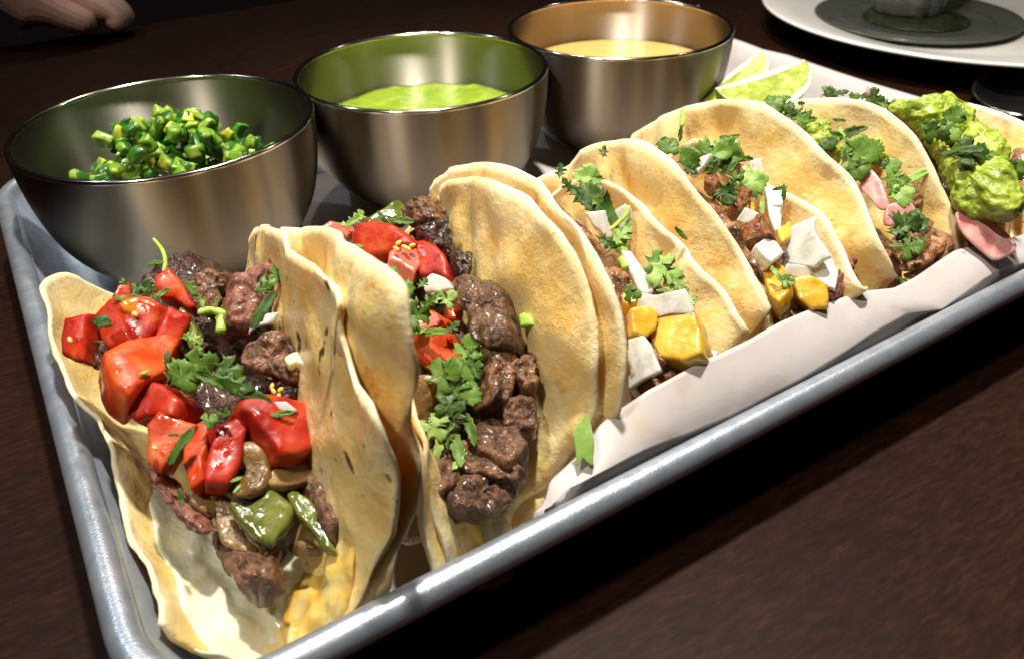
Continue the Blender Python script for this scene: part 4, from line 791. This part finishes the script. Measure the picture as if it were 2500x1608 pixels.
# melted cheese lying on the tortillas
def cheese(tk, s0, s1, t0, t1, m, label, th=.14, seed=0, amp=.5):
    P, N = tk['P'], tk['N']; nS, nT = P.shape[:2]; a, b = 44, 34; V = []; W = []
    for i in range(a):
        for j in range(b):
            u, v = i/(a-1), j/(b-1); s = (s0+(s1-s0)*u)*(nS-1); t = (t0+(t1-t0)*v)*(nT-1)
            s = min(max(s, 0), nS-1.001); t = min(max(t, 0), nT-1.001)
            i0, j0 = int(s), int(t); fs, ft = s-i0, t-j0
            L = lambda X: (X[i0, j0]*(1-fs)*(1-ft)+X[i0+1, j0]*fs*(1-ft)+X[i0, j0+1]*(1-fs)*ft+X[i0+1, j0+1]*fs*ft)
            p, n = L(P), L(N); rr = max(abs(2*u-1), abs(2*v-1)); rr = (abs(2*u-1)**3+abs(2*v-1)**3)**(1/3)
            h = 1-rr+amp*nz(p, .9, seed); h = max(-.25, min(1, h*2.2)); W.append(h)
            V.append(p+n*(th*h+.05*th*h*nz(p, 3, seed)+.22*max(0, h)*nz(p, 1.6, seed+2)-.02))
    n0 = len(V); V2 = [V[i]-np.array([0, 0, .03]) for i in range(n0)]
    G = [f for f in grid_faces(a, b) if max(W[k] for k in f) > -.2]
    o = build('melted_cheese', V, G, m); md = o.modifiers.new('thickness', 'SOLIDIFY'); md.thickness = .0006; md.offset = 0
    return tag(o, label, 'cheese', 'melted cheese on the tortillas')
cheese(T['1o'], -.02, .42, .10, .70, MT['cheese'], 'pale melted cheese coating the front mouth of the leftmost taco', .30, 1, .3)
cheese(T['1i'], -.02, .2, .45, .82, MT['cheese_or'], 'oily orange cheese pooled at the front of the leftmost taco', .14, 2)
cheese(T['1i'], .45, .75, .66, .88, MT['cheese'], 'melted cheese clinging to the charred tortilla wall', .12, 3)
cheese(T['2i'], .0, .14, .42, .66, MT['cheese'], 'pale cheese under the frontmost beef of the second taco', .12, 5)
pieces('cheese_blob', 'cheese', 'melted cheese on the tortillas', 1, [
    (A, [(1670, 900), (1740, 870), (1810, 920), (1800, 965), (1740, 940), (1690, 950)], 'cheese', 'white cheese drip on the glossy beef chunk', dict(dz=1.1, t=.25)),
], .3, p=3.5, tilt=.7, amp=.07)
pieces('cheese_blob', 'cheese', 'melted cheese on the tortillas', 2, [
    (B, [(1870, 790), (1895, 780), (1920, 830), (1985, 810), (1980, 850), (1910, 865), (1870, 850)], 'onion', 'curled white cheese thread near the front rim', dict(dz=.3, t=.15)),
], .3, p=2.5, tilt=.7, amp=.04)

blob('scallion_bit', Cc([(1360, 940), (1390, 922), (1460, 968), (1455, 1002), (1370, 1008)]), at(1290, 783, x=9.75), .25, MT['stem'], 'bright green scallion bit stuck to the tall golden tortilla', 'scallion', p=4, amp=.03, sharp=True)
# seeds
for f, k, lst, dz in ((A, 1, [(720, 580), (790, 640), (860, 575), (1090, 1110), (1070, 1090), (1590, 1060), (1640, 1080), (1600, 1090), (905, 1420), (410, 790), (1630, 1120)], .95), (Cc, 2, [(655, 510), (690, 535), (735, 525), (710, 545), (640, 545)], 1.15)):
    for i, q in enumerate(lst):
        c = f([q])[0]; r = random.Random(i); a0 = r.uniform(0, 3); pts = [(c[0]+9*math.cos(t)*math.cos(a0)-5.5*math.sin(t)*math.sin(a0), c[1]+9*math.cos(t)*math.sin(a0)+5.5*math.sin(t)*math.cos(a0)) for t in np.linspace(0, 6.28, 9)[:-1]]
        blob('tomato_seed', pts, prof(k, dz), .12, MT['seed'], 'tiny yellow tomato seed on the tomatoes of '+TN[k], 'seed', 'tomato seeds on '+TN[k], p=2, amp=0, N=14)
blob('tomato_jelly', A([(700, 570), (790, 545), (880, 550), (915, 590), (850, 620), (790, 655), (720, 620)]), prof(1, .85), .35, MT['jelly'], 'orange seed jelly on the seedy red tomato chunk', 'tomato jelly', p=2.4, amp=.05)

# ------------------------------------------------------------------ cilantro
def leaves(k, f, rows, label, group, dz=.6):
    sc = f([(1, 0)])[0][0]-f([(0, 0)])[0][0]
    for q_, (x, y, size, ang, m, kind) in enumerate(rows):
        if len(rows) > 9 and q_ % 5 == 3: continue
        px, py = f([(x, y)])[0]
        leaf(px, py, size*sc, ang, prof(k, dz), m, kind, label, group)
c, l, d = 'cil', 'cil_lt', 'cil_dk'; L_, S_ = 'leaf', 'strip'
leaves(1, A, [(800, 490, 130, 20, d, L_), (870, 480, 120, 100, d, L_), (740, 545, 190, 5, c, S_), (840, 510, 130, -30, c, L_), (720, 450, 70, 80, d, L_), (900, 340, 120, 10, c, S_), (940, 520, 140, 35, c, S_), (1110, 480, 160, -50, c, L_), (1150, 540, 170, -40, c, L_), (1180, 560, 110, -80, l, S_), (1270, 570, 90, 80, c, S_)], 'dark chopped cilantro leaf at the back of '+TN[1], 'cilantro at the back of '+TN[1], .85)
leaves(1, A, [(1660, 300, 130, 70, d, S_), (1630, 400, 150, 35, c, L_), (1530, 490, 180, 25, c, L_), (1570, 450, 140, 40, c, L_), (1530, 620, 320, 62, d, S_)], 'cilantro leaf draped over the pinkish beef', 'cilantro over the pinkish beef', 1.2)
leaves(1, A, [(1060, 1010, 260, 35, c, L_), (1010, 980, 210, 60, l, L_), (1180, 930, 260, 15, c, L_), (1270, 910, 280, -10, c, L_), (1330, 960, 230, -20, d, L_), (1250, 1020, 330, -20, c, S_), (1430, 1090, 380, -22, d, S_), (1360, 1040, 300, -15, d, L_), (1120, 1050, 180, 50, d, L_), (1130, 780, 160, -20, l, L_), (1090, 770, 110, 20, l, L_), (1150, 880, 160, 70, c, L_)], 'fresh cilantro leaf in the middle tuft of '+TN[1], 'middle cilantro tuft of '+TN[1], 1.0)
leaves(1, A, [(840, 980, 90, 40, l, S_), (1170, 1060, 50, 70, c, S_), (1220, 1260, 130, 30, c, L_), (1300, 1215, 140, -10, d, L_), (975, 900, 150, 95, d, S_), (590, 690, 130, 70, d, L_), (1010, 1345, 80, 0, d, S_), (1640, 1220, 170, 10, c, S_)], 'small cilantro bit scattered on the tomatoes of '+TN[1], 'loose cilantro on '+TN[1], .95)
leaves(1, B, [(570, 300, 300, 62, d, S_), (900, 490, 90, 25, l, S_), (905, 545, 80, 60, l, S_), (580, 600, 130, 110, d, S_), (1420, 1110, 60, 60, c, S_)], 'cilantro shred near the front of '+TN[1], 'front cilantro shreds of '+TN[1], .9)
leaves(2, Cc, [(390, 380, 150, 30, l, L_), (430, 350, 90, 70, l, L_), (340, 400, 110, 0, l, L_), (560, 360, 130, -50, d, S_), (660, 380, 200, -10, c, S_), (390, 530, 130, 0, c, S_)], 'pale cilantro leaf at the back of '+TN[2], 'cilantro at the back of '+TN[2], .8)
leaves(2, Cc, [(600, 690, 130, 50, c, L_), (590, 740, 140, 20, d, L_), (650, 780, 230, 5, c, L_), (790, 750, 130, 60, d, L_), (820, 870, 210, 40, c, L_), (870, 840, 150, 60, l, L_), (940, 840, 160, 40, l, L_), (760, 930, 240, 5, c, L_), (1150, 745, 200, 0, d, S_)], 'cilantro leaf among the onions of '+TN[2], 'upper cilantro of '+TN[2], .95)
leaves(2, Cc, [(740, 1030, 190, 20, l, S_), (850, 1030, 230, -5, c, S_), (960, 1010, 150, 40, d, L_), (1040, 1050, 220, -60, d, L_), (1060, 1130, 240, 70, c, L_), (1120, 1170, 180, 20, d, L_), (1090, 1220, 240, -60, d, L_), (920, 1280, 320, 20, c, L_), (860, 1330, 260, -20, d, L_), (1000, 1270, 260, 50, c, L_), (980, 1380, 330, 80, c, L_), (950, 1450, 260, 100, d, L_), (1050, 1400, 220, 60, c, L_), (860, 1400, 200, -60, d, L_)], 'dark cilantro leaf heaped in the middle of '+TN[2], 'middle cilantro heap of '+TN[2], .8)
leaves(2, I, [(1060, 1040, 110, 70, l, L_), (1085, 1060, 120, 110, c, L_), (1070, 1095, 100, 80, l, S_), (1115, 1090, 150, 100, c, S_), (1120, 1120, 90, 80, l, S_), (1150, 1050, 110, 110, c, S_), (1105, 1020, 120, 60, d, L_)], 'cilantro strip hanging towards the frontmost beef', 'front cilantro of '+TN[2], .7)
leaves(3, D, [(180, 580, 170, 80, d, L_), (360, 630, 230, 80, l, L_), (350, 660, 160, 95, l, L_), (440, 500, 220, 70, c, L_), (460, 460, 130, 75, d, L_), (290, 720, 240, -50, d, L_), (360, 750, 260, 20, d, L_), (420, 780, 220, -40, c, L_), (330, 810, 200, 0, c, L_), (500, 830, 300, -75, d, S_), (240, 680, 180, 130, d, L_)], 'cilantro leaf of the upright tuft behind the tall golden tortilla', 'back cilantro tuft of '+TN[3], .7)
leaves(3, D, [(560, 1010, 300, 55, l, L_), (600, 950, 190, 60, c, S_), (470, 1030, 210, -30, d, L_), (550, 1110, 160, 10, l, S_), (860, 1230, 330, -35, l, L_), (800, 1170, 240, -30, l, L_), (940, 1300, 260, -50, l, L_), (860, 1190, 110, 0, d, S_), (880, 1265, 120, 10, d, S_), (1020, 1400, 160, -70, l, L_), (640, 1370, 160, -10, c, L_), (960, 980, 140, -45, d, S_), (840, 1350, 100, 0, c, S_)], 'bright cilantro leaf beside the onions of '+TN[3], 'cilantro on '+TN[3], .75)
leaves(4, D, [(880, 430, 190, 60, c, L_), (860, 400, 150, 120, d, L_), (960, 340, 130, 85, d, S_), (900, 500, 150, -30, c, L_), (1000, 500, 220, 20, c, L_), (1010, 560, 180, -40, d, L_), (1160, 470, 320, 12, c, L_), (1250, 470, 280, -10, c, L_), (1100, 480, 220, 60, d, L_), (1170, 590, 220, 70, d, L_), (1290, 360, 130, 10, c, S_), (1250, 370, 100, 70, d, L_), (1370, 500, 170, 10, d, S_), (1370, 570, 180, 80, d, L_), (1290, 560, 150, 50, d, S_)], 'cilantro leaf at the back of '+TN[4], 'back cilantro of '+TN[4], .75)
leaves(4, D, [(1360, 630, 300, -10, l, L_), (1420, 650, 240, 10, l, L_), (1310, 620, 200, 30, c, L_), (1470, 780, 260, -75, l, L_), (1490, 800, 160, -90, l, S_), (1250, 720, 230, -60, d, L_), (1290, 680, 180, -80, c, L_), (1630, 720, 140, 90, d, S_), (1650, 800, 130, 0, d, L_), (1600, 690, 120, 10, d, S_), (1580, 1240, 170, -60, l, S_), (1650, 1290, 130, -10, l, L_)], 'pale cilantro leaf near the browned bits', 'front cilantro of '+TN[4], .95)
leaves(5, E_, [(240, 290, 190, 20, c, L_), (320, 310, 200, -20, c, L_), (300, 260, 150, 0, d, S_), (400, 360, 220, -10, c, L_), (430, 400, 220, -70, c, L_), (480, 400, 190, -30, c, L_), (430, 285, 80, 0, d, L_), (360, 350, 150, 110, d, L_)], 'cilantro leaf lying over the rim of the second pineapple taco', 'cilantro over the second pineapple rim', .9)
leaves(5, E_, [(690, 400, 110, -10, c, S_), (710, 490, 190, -80, l, S_), (740, 500, 330, 8, d, S_), (860, 490, 250, 0, d, L_), (840, 640, 330, 80, c, L_), (880, 620, 280, 40, c, L_), (800, 720, 260, -60, c, L_), (850, 740, 220, 100, c, L_), (700, 640, 200, -60, d, L_), (620, 550, 160, -70, d, L_), (740, 650, 180, 60, d, L_), (640, 500, 200, -10, c, S_)], 'broad cilantro leaf inside the arched tortilla', 'upper cilantro of '+TN[5], .7)
leaves(5, E_, [(1040, 720, 180, 10, c, L_), (1000, 700, 110, 90, d, L_), (1060, 800, 260, -10, c, L_), (1110, 790, 200, 70, c, L_), (1220, 785, 260, 25, l, S_), (1060, 860, 220, -60, c, L_), (1110, 910, 220, 10, l, L_), (1130, 890, 150, 60, c, L_), (1000, 1070, 110, 40, l, S_), (1140, 1120, 290, 15, d, L_), (1190, 1110, 250, 60, d, L_), (1090, 1160, 220, 10, d, L_), (1180, 1270, 220, -5, c, L_), (1230, 1290, 180, 40, l, L_), (1230, 1240, 160, 30, c, L_), (1080, 1260, 110, -10, c, S_), (1120, 1490, 130, -60, d, L_)], 'cilantro leaf beside the pink onion of '+TN[5], 'lower cilantro of '+TN[5], .7)
for x, y, s_, a_, m_ in [(630, 225, 130, 0, d), (690, 220, 170, 10, d), (610, 200, 90, 60, c), (790, 245, 110, 0, c), (880, 240, 180, -25, d), (940, 260, 220, -20, d), (1030, 300, 220, -25, c), (1060, 320, 150, -30, c)]:
    px, py = E_([(x, y)])[0]; leaf(px, py, s_/2.8, a_, lambda px, py: at(px, py, x=24.4), m_, 'leaf', 'cilantro leaf behind the arched tortilla of '+TN[5], 'cilantro behind the arched tortilla', 0)
leaves(6, E_, [(1290, 440, 190, -30, c, L_), (1350, 480, 230, -10, c, L_), (1420, 470, 180, 30, c, L_), (1260, 400, 120, 70, l, S_), (1480, 500, 130, 0, l, L_), (1520, 610, 320, -12, d, S_), (1600, 630, 330, -10, d, L_), (1680, 640, 220, -5, c, L_), (1440, 570, 170, -40, d, L_), (1870, 700, 160, -20, d, L_), (1900, 730, 200, -60, c, L_), (1590, 850, 60, 30, c, S_), (1480, 380, 200, 60, c, L_), (1940, 1215, 90, 0, d, L_)], 'cilantro leaf on top of the guacamole', 'cilantro on the guacamole', 1.35)
# the two leaves resting on the paper
P3 = crop(1100, 1000, 3.4214)
blob('cilantro_leaf', P3([(1015, 190), (1070, 110), (1142, 22), (1172, 120), (1197, 290), (1192, 478), (1130, 430), (1110, 400), (1060, 475), (1036, 290)]), at(1425, 1075, y=1.25), .04, MT['cil_lt'], 'pointed cilantro leaf standing against the paper by the second taco', 'cilantro', 'cilantro by the paper', p=6, tilt=.3, amp=.03, sharp=True)
blob('cilantro_leaf', P3([(1030, 500), (1070, 540), (1112, 580), (1142, 660), (1100, 692), (1060, 650), (1030, 570)]), at(1418, 1172, y=1.15), .04, MT['cil'], 'small cilantro leaf low on the paper below the pointed leaf', 'cilantro', 'cilantro by the paper', p=6, tilt=.3, amp=.02, sharp=True)
# stems
for k, f, pts, r, lab in [(1, A, [(935, 330), (990, 400), (1010, 470), (1000, 540)], .05, 'thin green cilantro stem arching behind the pointed tomato'), (1, A, [(1200, 780), (1240, 760), (1310, 765), (1370, 790)], .1, 'pale green cilantro stem above the middle tuft'), (1, A, [(1320, 790), (1335, 830), (1330, 890)], .12, 'short light green stem piece in the middle tuft'),
        (3, D, [(515, 1175), (560, 1185), (605, 1190)], .11, 'upper lime green stem piece beside the standing onion slice'), (3, D, [(525, 1235), (570, 1240), (610, 1250)], .11, 'middle lime green stem piece beside the standing onion slice'), (3, D, [(560, 1290), (590, 1330), (600, 1370)], .12, 'lower green stem piece beside the standing onion slice'), (3, D, [(490, 1115), (540, 1070), (590, 1020), (620, 950)], .06, 'thin stem running up into a bright leaf'),
        (5, E_, [(680, 400), (695, 450), (720, 500)], .1, 'pale upright cilantro stem inside the arched tortilla'), (4, D, [(960, 310), (962, 370), (955, 420)], .08, 'short upright stem at the back of the second pineapple taco')]:
    tube('cilantro_sprig', [on(*p, PROF[k])+np.array([0, 0, .65]) for p in f(pts)], [r*.8, r, r], MT['stem'], lab, 'cilantro', 'cilantro stem pieces', n=14, seg=8)


# ------------------------------------------------------------------ jalapeno dice
rng = random.Random(21)
def dice_mesh(seed, sx, sy, sz):
    r = random.Random(seed); V = []; F = []; n = 5
    import itertools
    idx = {}
    for ax in range(3):
        for sgn in (-1, 1):
            for i in range(n):
                for j in range(n):
                    q = [0, 0, 0]; q[ax] = sgn; q[(ax+1) % 3] = -1+2*i/(n-1); q[(ax+2) % 3] = -1+2*j/(n-1)
                    k = tuple(round(x, 3) for x in q)
                    if k not in idx:
                        idx[k] = len(V); v = np.array(q); ln = (abs(v)**9).sum()**(1/9); v = v/ln
                        v = v*np.array([sx, sy, sz]); v[2] += -.22*sx*((v[0]/sx)**2); V.append(v+.12*np.array(noise.noise_vector(Vector((v*2.2).tolist())+Vector((seed*3., 0, 0)))))
            for i in range(n-1):
                for j in range(n-1):
                    c4 = []
                    for a_, b_ in ((i, j), (i+1, j), (i+1, j+1), (i, j+1)):
                        q = [0, 0, 0]; q[ax] = sgn; q[(ax+1) % 3] = -1+2*a_/(n-1); q[(ax+2) % 3] = -1+2*b_/(n-1); c4.append(idx[tuple(round(x, 3) for x in q)])
                    F.append(tuple(c4) if sgn > 0 else tuple(c4[::-1]))
    me = bpy.data.meshes.new('jalapeno_dice'); me.from_pydata((np.array(V)*K).tolist(), [], F); me.update(); me.polygons.foreach_set('use_smooth', [True]*len(me.polygons)); return me
dm = []
for i in range(12):
    me = dice_mesh(i, rng.uniform(.17, .40), rng.uniform(.16, .27), rng.uniform(.09, .2)); me.materials.append(MT['jal'][[0, 1, 2, 0, 1, 2, 0, 1, 3, 0, 2, 1][i]]); dm.append(me)
n = 0
for lay in range(4):
    for it in range(160):
        a_, rr = rng.uniform(0, 2*math.pi), 3.75*math.sqrt(rng.random())
        if lay == 3 and rr > 1.9: continue
        if lay == 2 and rr > 2.7: continue
        x, y = BX[0]-.05+rr*math.cos(a_), BY+.25+rr*.92*math.sin(a_)
        z = .0+lay*.45+1.1*(1-(rr/3.9)**2)*(.4+.2*lay)+rng.uniform(-.2, .2)
        if lay < 2 and it % 2: continue
        o = bpy.data.objects.new('jalapeno_dice', dm[rng.randrange(12)]); col.objects.link(o); o.location = Vector((x, y, z))*K
        o.rotation_euler = (rng.uniform(-1.2, 1.2), rng.uniform(-1.2, 1.2), rng.uniform(0, 6.28)); n += 1
        tag(o, 'small glossy diced green jalapeno piece heaped in the leftmost bowl', 'jalapeno', 'diced jalapeno pieces heaped in the bowl')

# ------------------------------------------------------------------ lime wedges
def lime_wedge(center, Lh, R, direction, roll, label):
    """a wedge cut from a lime: two flat cut faces meeting in an edge, rind outside"""
    t = root('lime_wedge', center, label, 'lime', 'lime wedges behind the tacos')
    d_ = nrm(direction); up = nrm(np.array([0, 0, 1.])-d_*d_[2]); sd = np.cross(d_, up)
    up, sd = up*math.cos(roll)+sd*math.sin(roll), -up*math.sin(roll)+sd*math.cos(roll)
    half = math.radians(32); nu, na = 22, 12; c0 = np.array(center)
    def pt(u, ang, r): 
        rad = R*math.sqrt(max(0, 1-u*u))*r; return c0+d_*Lh*u+up*rad*math.cos(ang)-up*R*.35+sd*rad*math.sin(ang)
    us = np.sin(np.linspace(-math.pi/2, math.pi/2, nu))
    V = [pt(u, -half+2*half*j/(na-1), 1) for u in us for j in range(na)]; build('rind', V, grid_faces(nu, na), MT['rind'], t)
    for s in (-1, 1):
        V = [pt(u, s*half, r)+sd*s*.012 for u in us for r in np.linspace(0, .15, 3)]; build('core', V, grid_faces(nu, 3), MT['pith'], t)
        V = [pt(u, s*half, r) for u in us for r in np.linspace(0, .86, 8)]; build('flesh', V, grid_faces(nu, 8), MT['lime'], t)
        V = [pt(u, s*half, r)+sd*s*.01 for u in us for r in np.linspace(.86, 1.0, 3)]; build('pith', V, grid_faces(nu, 3), MT['pith'], t)
    return t
lw = at(1868, 218, y=12.6)
lime_wedge((lw[0], lw[1], lw[2]), 2.0, 1.75, RT*.95+UP*.35+FW*.2, 2.55, 'large lime wedge standing behind the second pineapple taco')
lw = at(1800, 205, y=14.6)
lime_wedge((lw[0], lw[1], lw[2]), 1.6, 1.5, RT*.8+UP*.6, 2.3, 'small lime wedge half hidden by the orange sauce bowl')

# ------------------------------------------------------------------ plate, glass and spoon beyond the pan
pc = (53.0, 20.6)
prof_p = [(.01, -2.2), (7.2, -2.2), (7.4, -2.5), (7.8, -2.5), (8.2, -2.1), (10.5, -1.45), (12.2, -1.02), (12.42, -.9), (12.40, -.8), (12.2, -.78), (10.4, -1.18), (8.6, -1.62), (7.9, -1.78), (7.0, -1.82), (.01, -1.82)]
V, F = lathe(prof_p, 120, pc); o = build('dinner_plate', V, F, MT['plate'], origin=(*pc, TZ)); tag(o, 'white round plate on the table beyond the pan', 'plate')
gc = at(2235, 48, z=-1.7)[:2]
V, F = lathe([(.01, -1.8), (4.8, -1.8), (5.8, -1.6), (6.0, -1.45), (5.9, -1.4), (5.5, -1.5), (4.6, -1.66), (4.4, -1.68), (4.3, -1.62), (4.2, -1.68), (.01, -1.70)], 90, gc); o = build('dark_disc', V, F, MT['darkdisc'], origin=(*gc, -1.8)); tag(o, 'dark shallow saucer on the white plate', 'disc')  # broad dark disc with a low lip, laid on the plate under the glass
V, F = lathe([(.01, -1.66), (3.0, -1.66), (3.1, -1.62), (2.9, -1.58), (.01, -1.56)], 60, gc); o = build('herb_oil', V, F, MT['olive']); tag(o, 'dark green herb oil pooled in the saucer', 'oil')
def tumbler():
    g = np.array(gc)+np.array([.9, 1.4]); V = []; prof_g = [(.01, -1.2), (1.8, -1.2), (2.0, -1.0), (2.15, .5), (2.3, 3), (2.5, 6), (2.35, 6), (2.15, 3), (1.95, .6), (1.7, -.5), (.01, -.6)]
    n = 72
    for r, z in prof_g:
        for k in range(n):
            a = 2*math.pi*k/n; q = r*(1+.09*abs(math.sin(5*a))*(1 if r > .1 else 0)); V.append((g[0]+q*math.cos(a), g[1]+q*math.sin(a), z-.36))
    o = build('glass_tumbler', V, grid_faces(len(prof_g), n, closed_v=True), MT['glass'], origin=(*g, -1.56)); tag(o, 'fluted clear glass standing on the dark saucer', 'glass')
tumbler()
def spoon():
    t = root('spoon', (46, 11.5, TZ), 'dark shiny spoon lying at the right edge of the table', 'spoon')
    a, b = at(2466, 195, z=-2.2), at(2500, 300, z=-2.2); ax = nrm((b-a)*np.array([1, 1, 0])); sd = np.array([-ax[1], ax[0], 0]); V = []
    cn = a+ax*3.3; n, rings = 40, 10
    for s in (0, 1):
        for i in range(rings+1):
            r = i/rings
            for k in range(n):
                th = 2*math.pi*k/n; q = cn+ax*3.4*r*math.cos(th)+sd*2.1*r*math.sin(th)*(1+.12*math.cos(th)); V.append(q+np.array([0, 0, -.3+.75*r**2.2-(.1 if s else 0)]))
    per = (rings+1)*n; F = grid_faces(rings+1, n, closed_v=True); F += [(per+p, per+q, per+r_, per+s_) for s_, r_, q, p in F]
    F += [(rings*n+k, rings*n+(k+1) % n, per+rings*n+(k+1) % n, per+rings*n+k) for k in range(n)]
    build('spoon_bowl', V, F, MT['spoon'], t)
    tube('handle', [cn+ax*3.2+np.array([0, 0, .4]), cn+ax*5+np.array([0, 0, .7]), cn+ax*10+np.array([0, 0, .3]), cn+ax*15+np.array([0, 0, .1])], [.35, .3, .4, .6], MT['spoon'], flat=.35, parent=t, normal=(0, 0, 1))
spoon()

# ------------------------------------------------------------------ hand of a person across the table
def person():
    h = at(112, 6, y=55.0)
    t = root('person', (h[0], h[1], TZ), 'person in dark sleeves resting a hand on the far table edge', 'person')
    base = np.array([h[0], 55.2, TZ])
    def W(x, y, z): return base+np.array([x, y, z])
    joints = [W(-9, 9, 13), W(-5.5, 5, 8.2), W(-3.2, 2.4, 5.4), W(-1.2, .8, 3.6), W(.6, 0, 2.6)]; rad = [3.6, 2.9, 2.5, 2.7, 2.4]
    E = [(0, 1), (1, 2), (2, 3), (3, 4)]
    for k in range(4):                                   # four fingers curled down towards the table
        o0 = len(joints); dx = -.6+k*1.05; dy = -.9+.35*k
        joints += [W(1.6+dx*.55, dy-.5, 2.3-.1*k), W(3.2+dx*.35, dy-1.3, 1.9-.12*k), W(3.9+dx*.2, dy-1.9, .95), W(3.1+dx*.15, dy-2.0, .62)]; rad += [1.05, .92, .82, .7]
        E += [(4, o0), (o0, o0+1), (o0+1, o0+2), (o0+2, o0+3)]
    o0 = len(joints); joints += [W(-.2, -2.2, 2.6), W(1.2, -3.1, 1.6), W(2.3, -3.3, 1.1)]; rad += [1.1, .95, .8]; E += [(3, o0), (o0, o0+1), (o0+1, o0+2)]
    me = bpy.data.meshes.new('body'); o_ = np.array(t['_o']); me.from_pydata(((np.array(joints)-o_)*K).tolist(), E, []); me.materials.append(MT['skin'])
    o = bpy.data.objects.new('body', me); col.objects.link(o); o.parent = t
    o.modifiers.new('skin', 'SKIN'); sk = me.skin_vertices[0].data
    for i, r in enumerate(rad): sk[i].radius = (r*K, r*K)
    sk[4].use_root = True
    s2 = o.modifiers.new('subdivision', 'SUBSURF'); s2.levels = s2.render_levels = 2
    tube('sleeve', [W(-20, 22, 26), W(-12, 12, 16.5), W(-6, 5.6, 9.0), W(-3.0, 2.4, 5.4)], [7, 5.2, 4.2, 3.5], MT['sleeve'], flat=.95, parent=t, seg=20, amp=.35)
person()

# ------------------------------------------------------------------ tell look-alikes apart by their order across the picture
ORD = 'first second third fourth fifth sixth seventh eighth ninth tenth eleventh twelfth thirteenth fourteenth fifteenth sixteenth seventeenth eighteenth'.split()
same = {}
for o in col.objects:
    if o.parent is None and o.get('category') in ('cilantro', 'seed', 'pork'): same.setdefault(o['label'], []).append(o)
for lab, os_ in same.items():
    if len(os_) < 2: continue
    def px_(o): v = np.array(o.location)/K-CAM; return (v@RT)/(v@FW)
    for i, o in enumerate(sorted(os_, key=px_)): o['label'] = lab+', '+ORD[i]+' from left'
for o in col.objects:
    if '_o' in o: del o['_o']
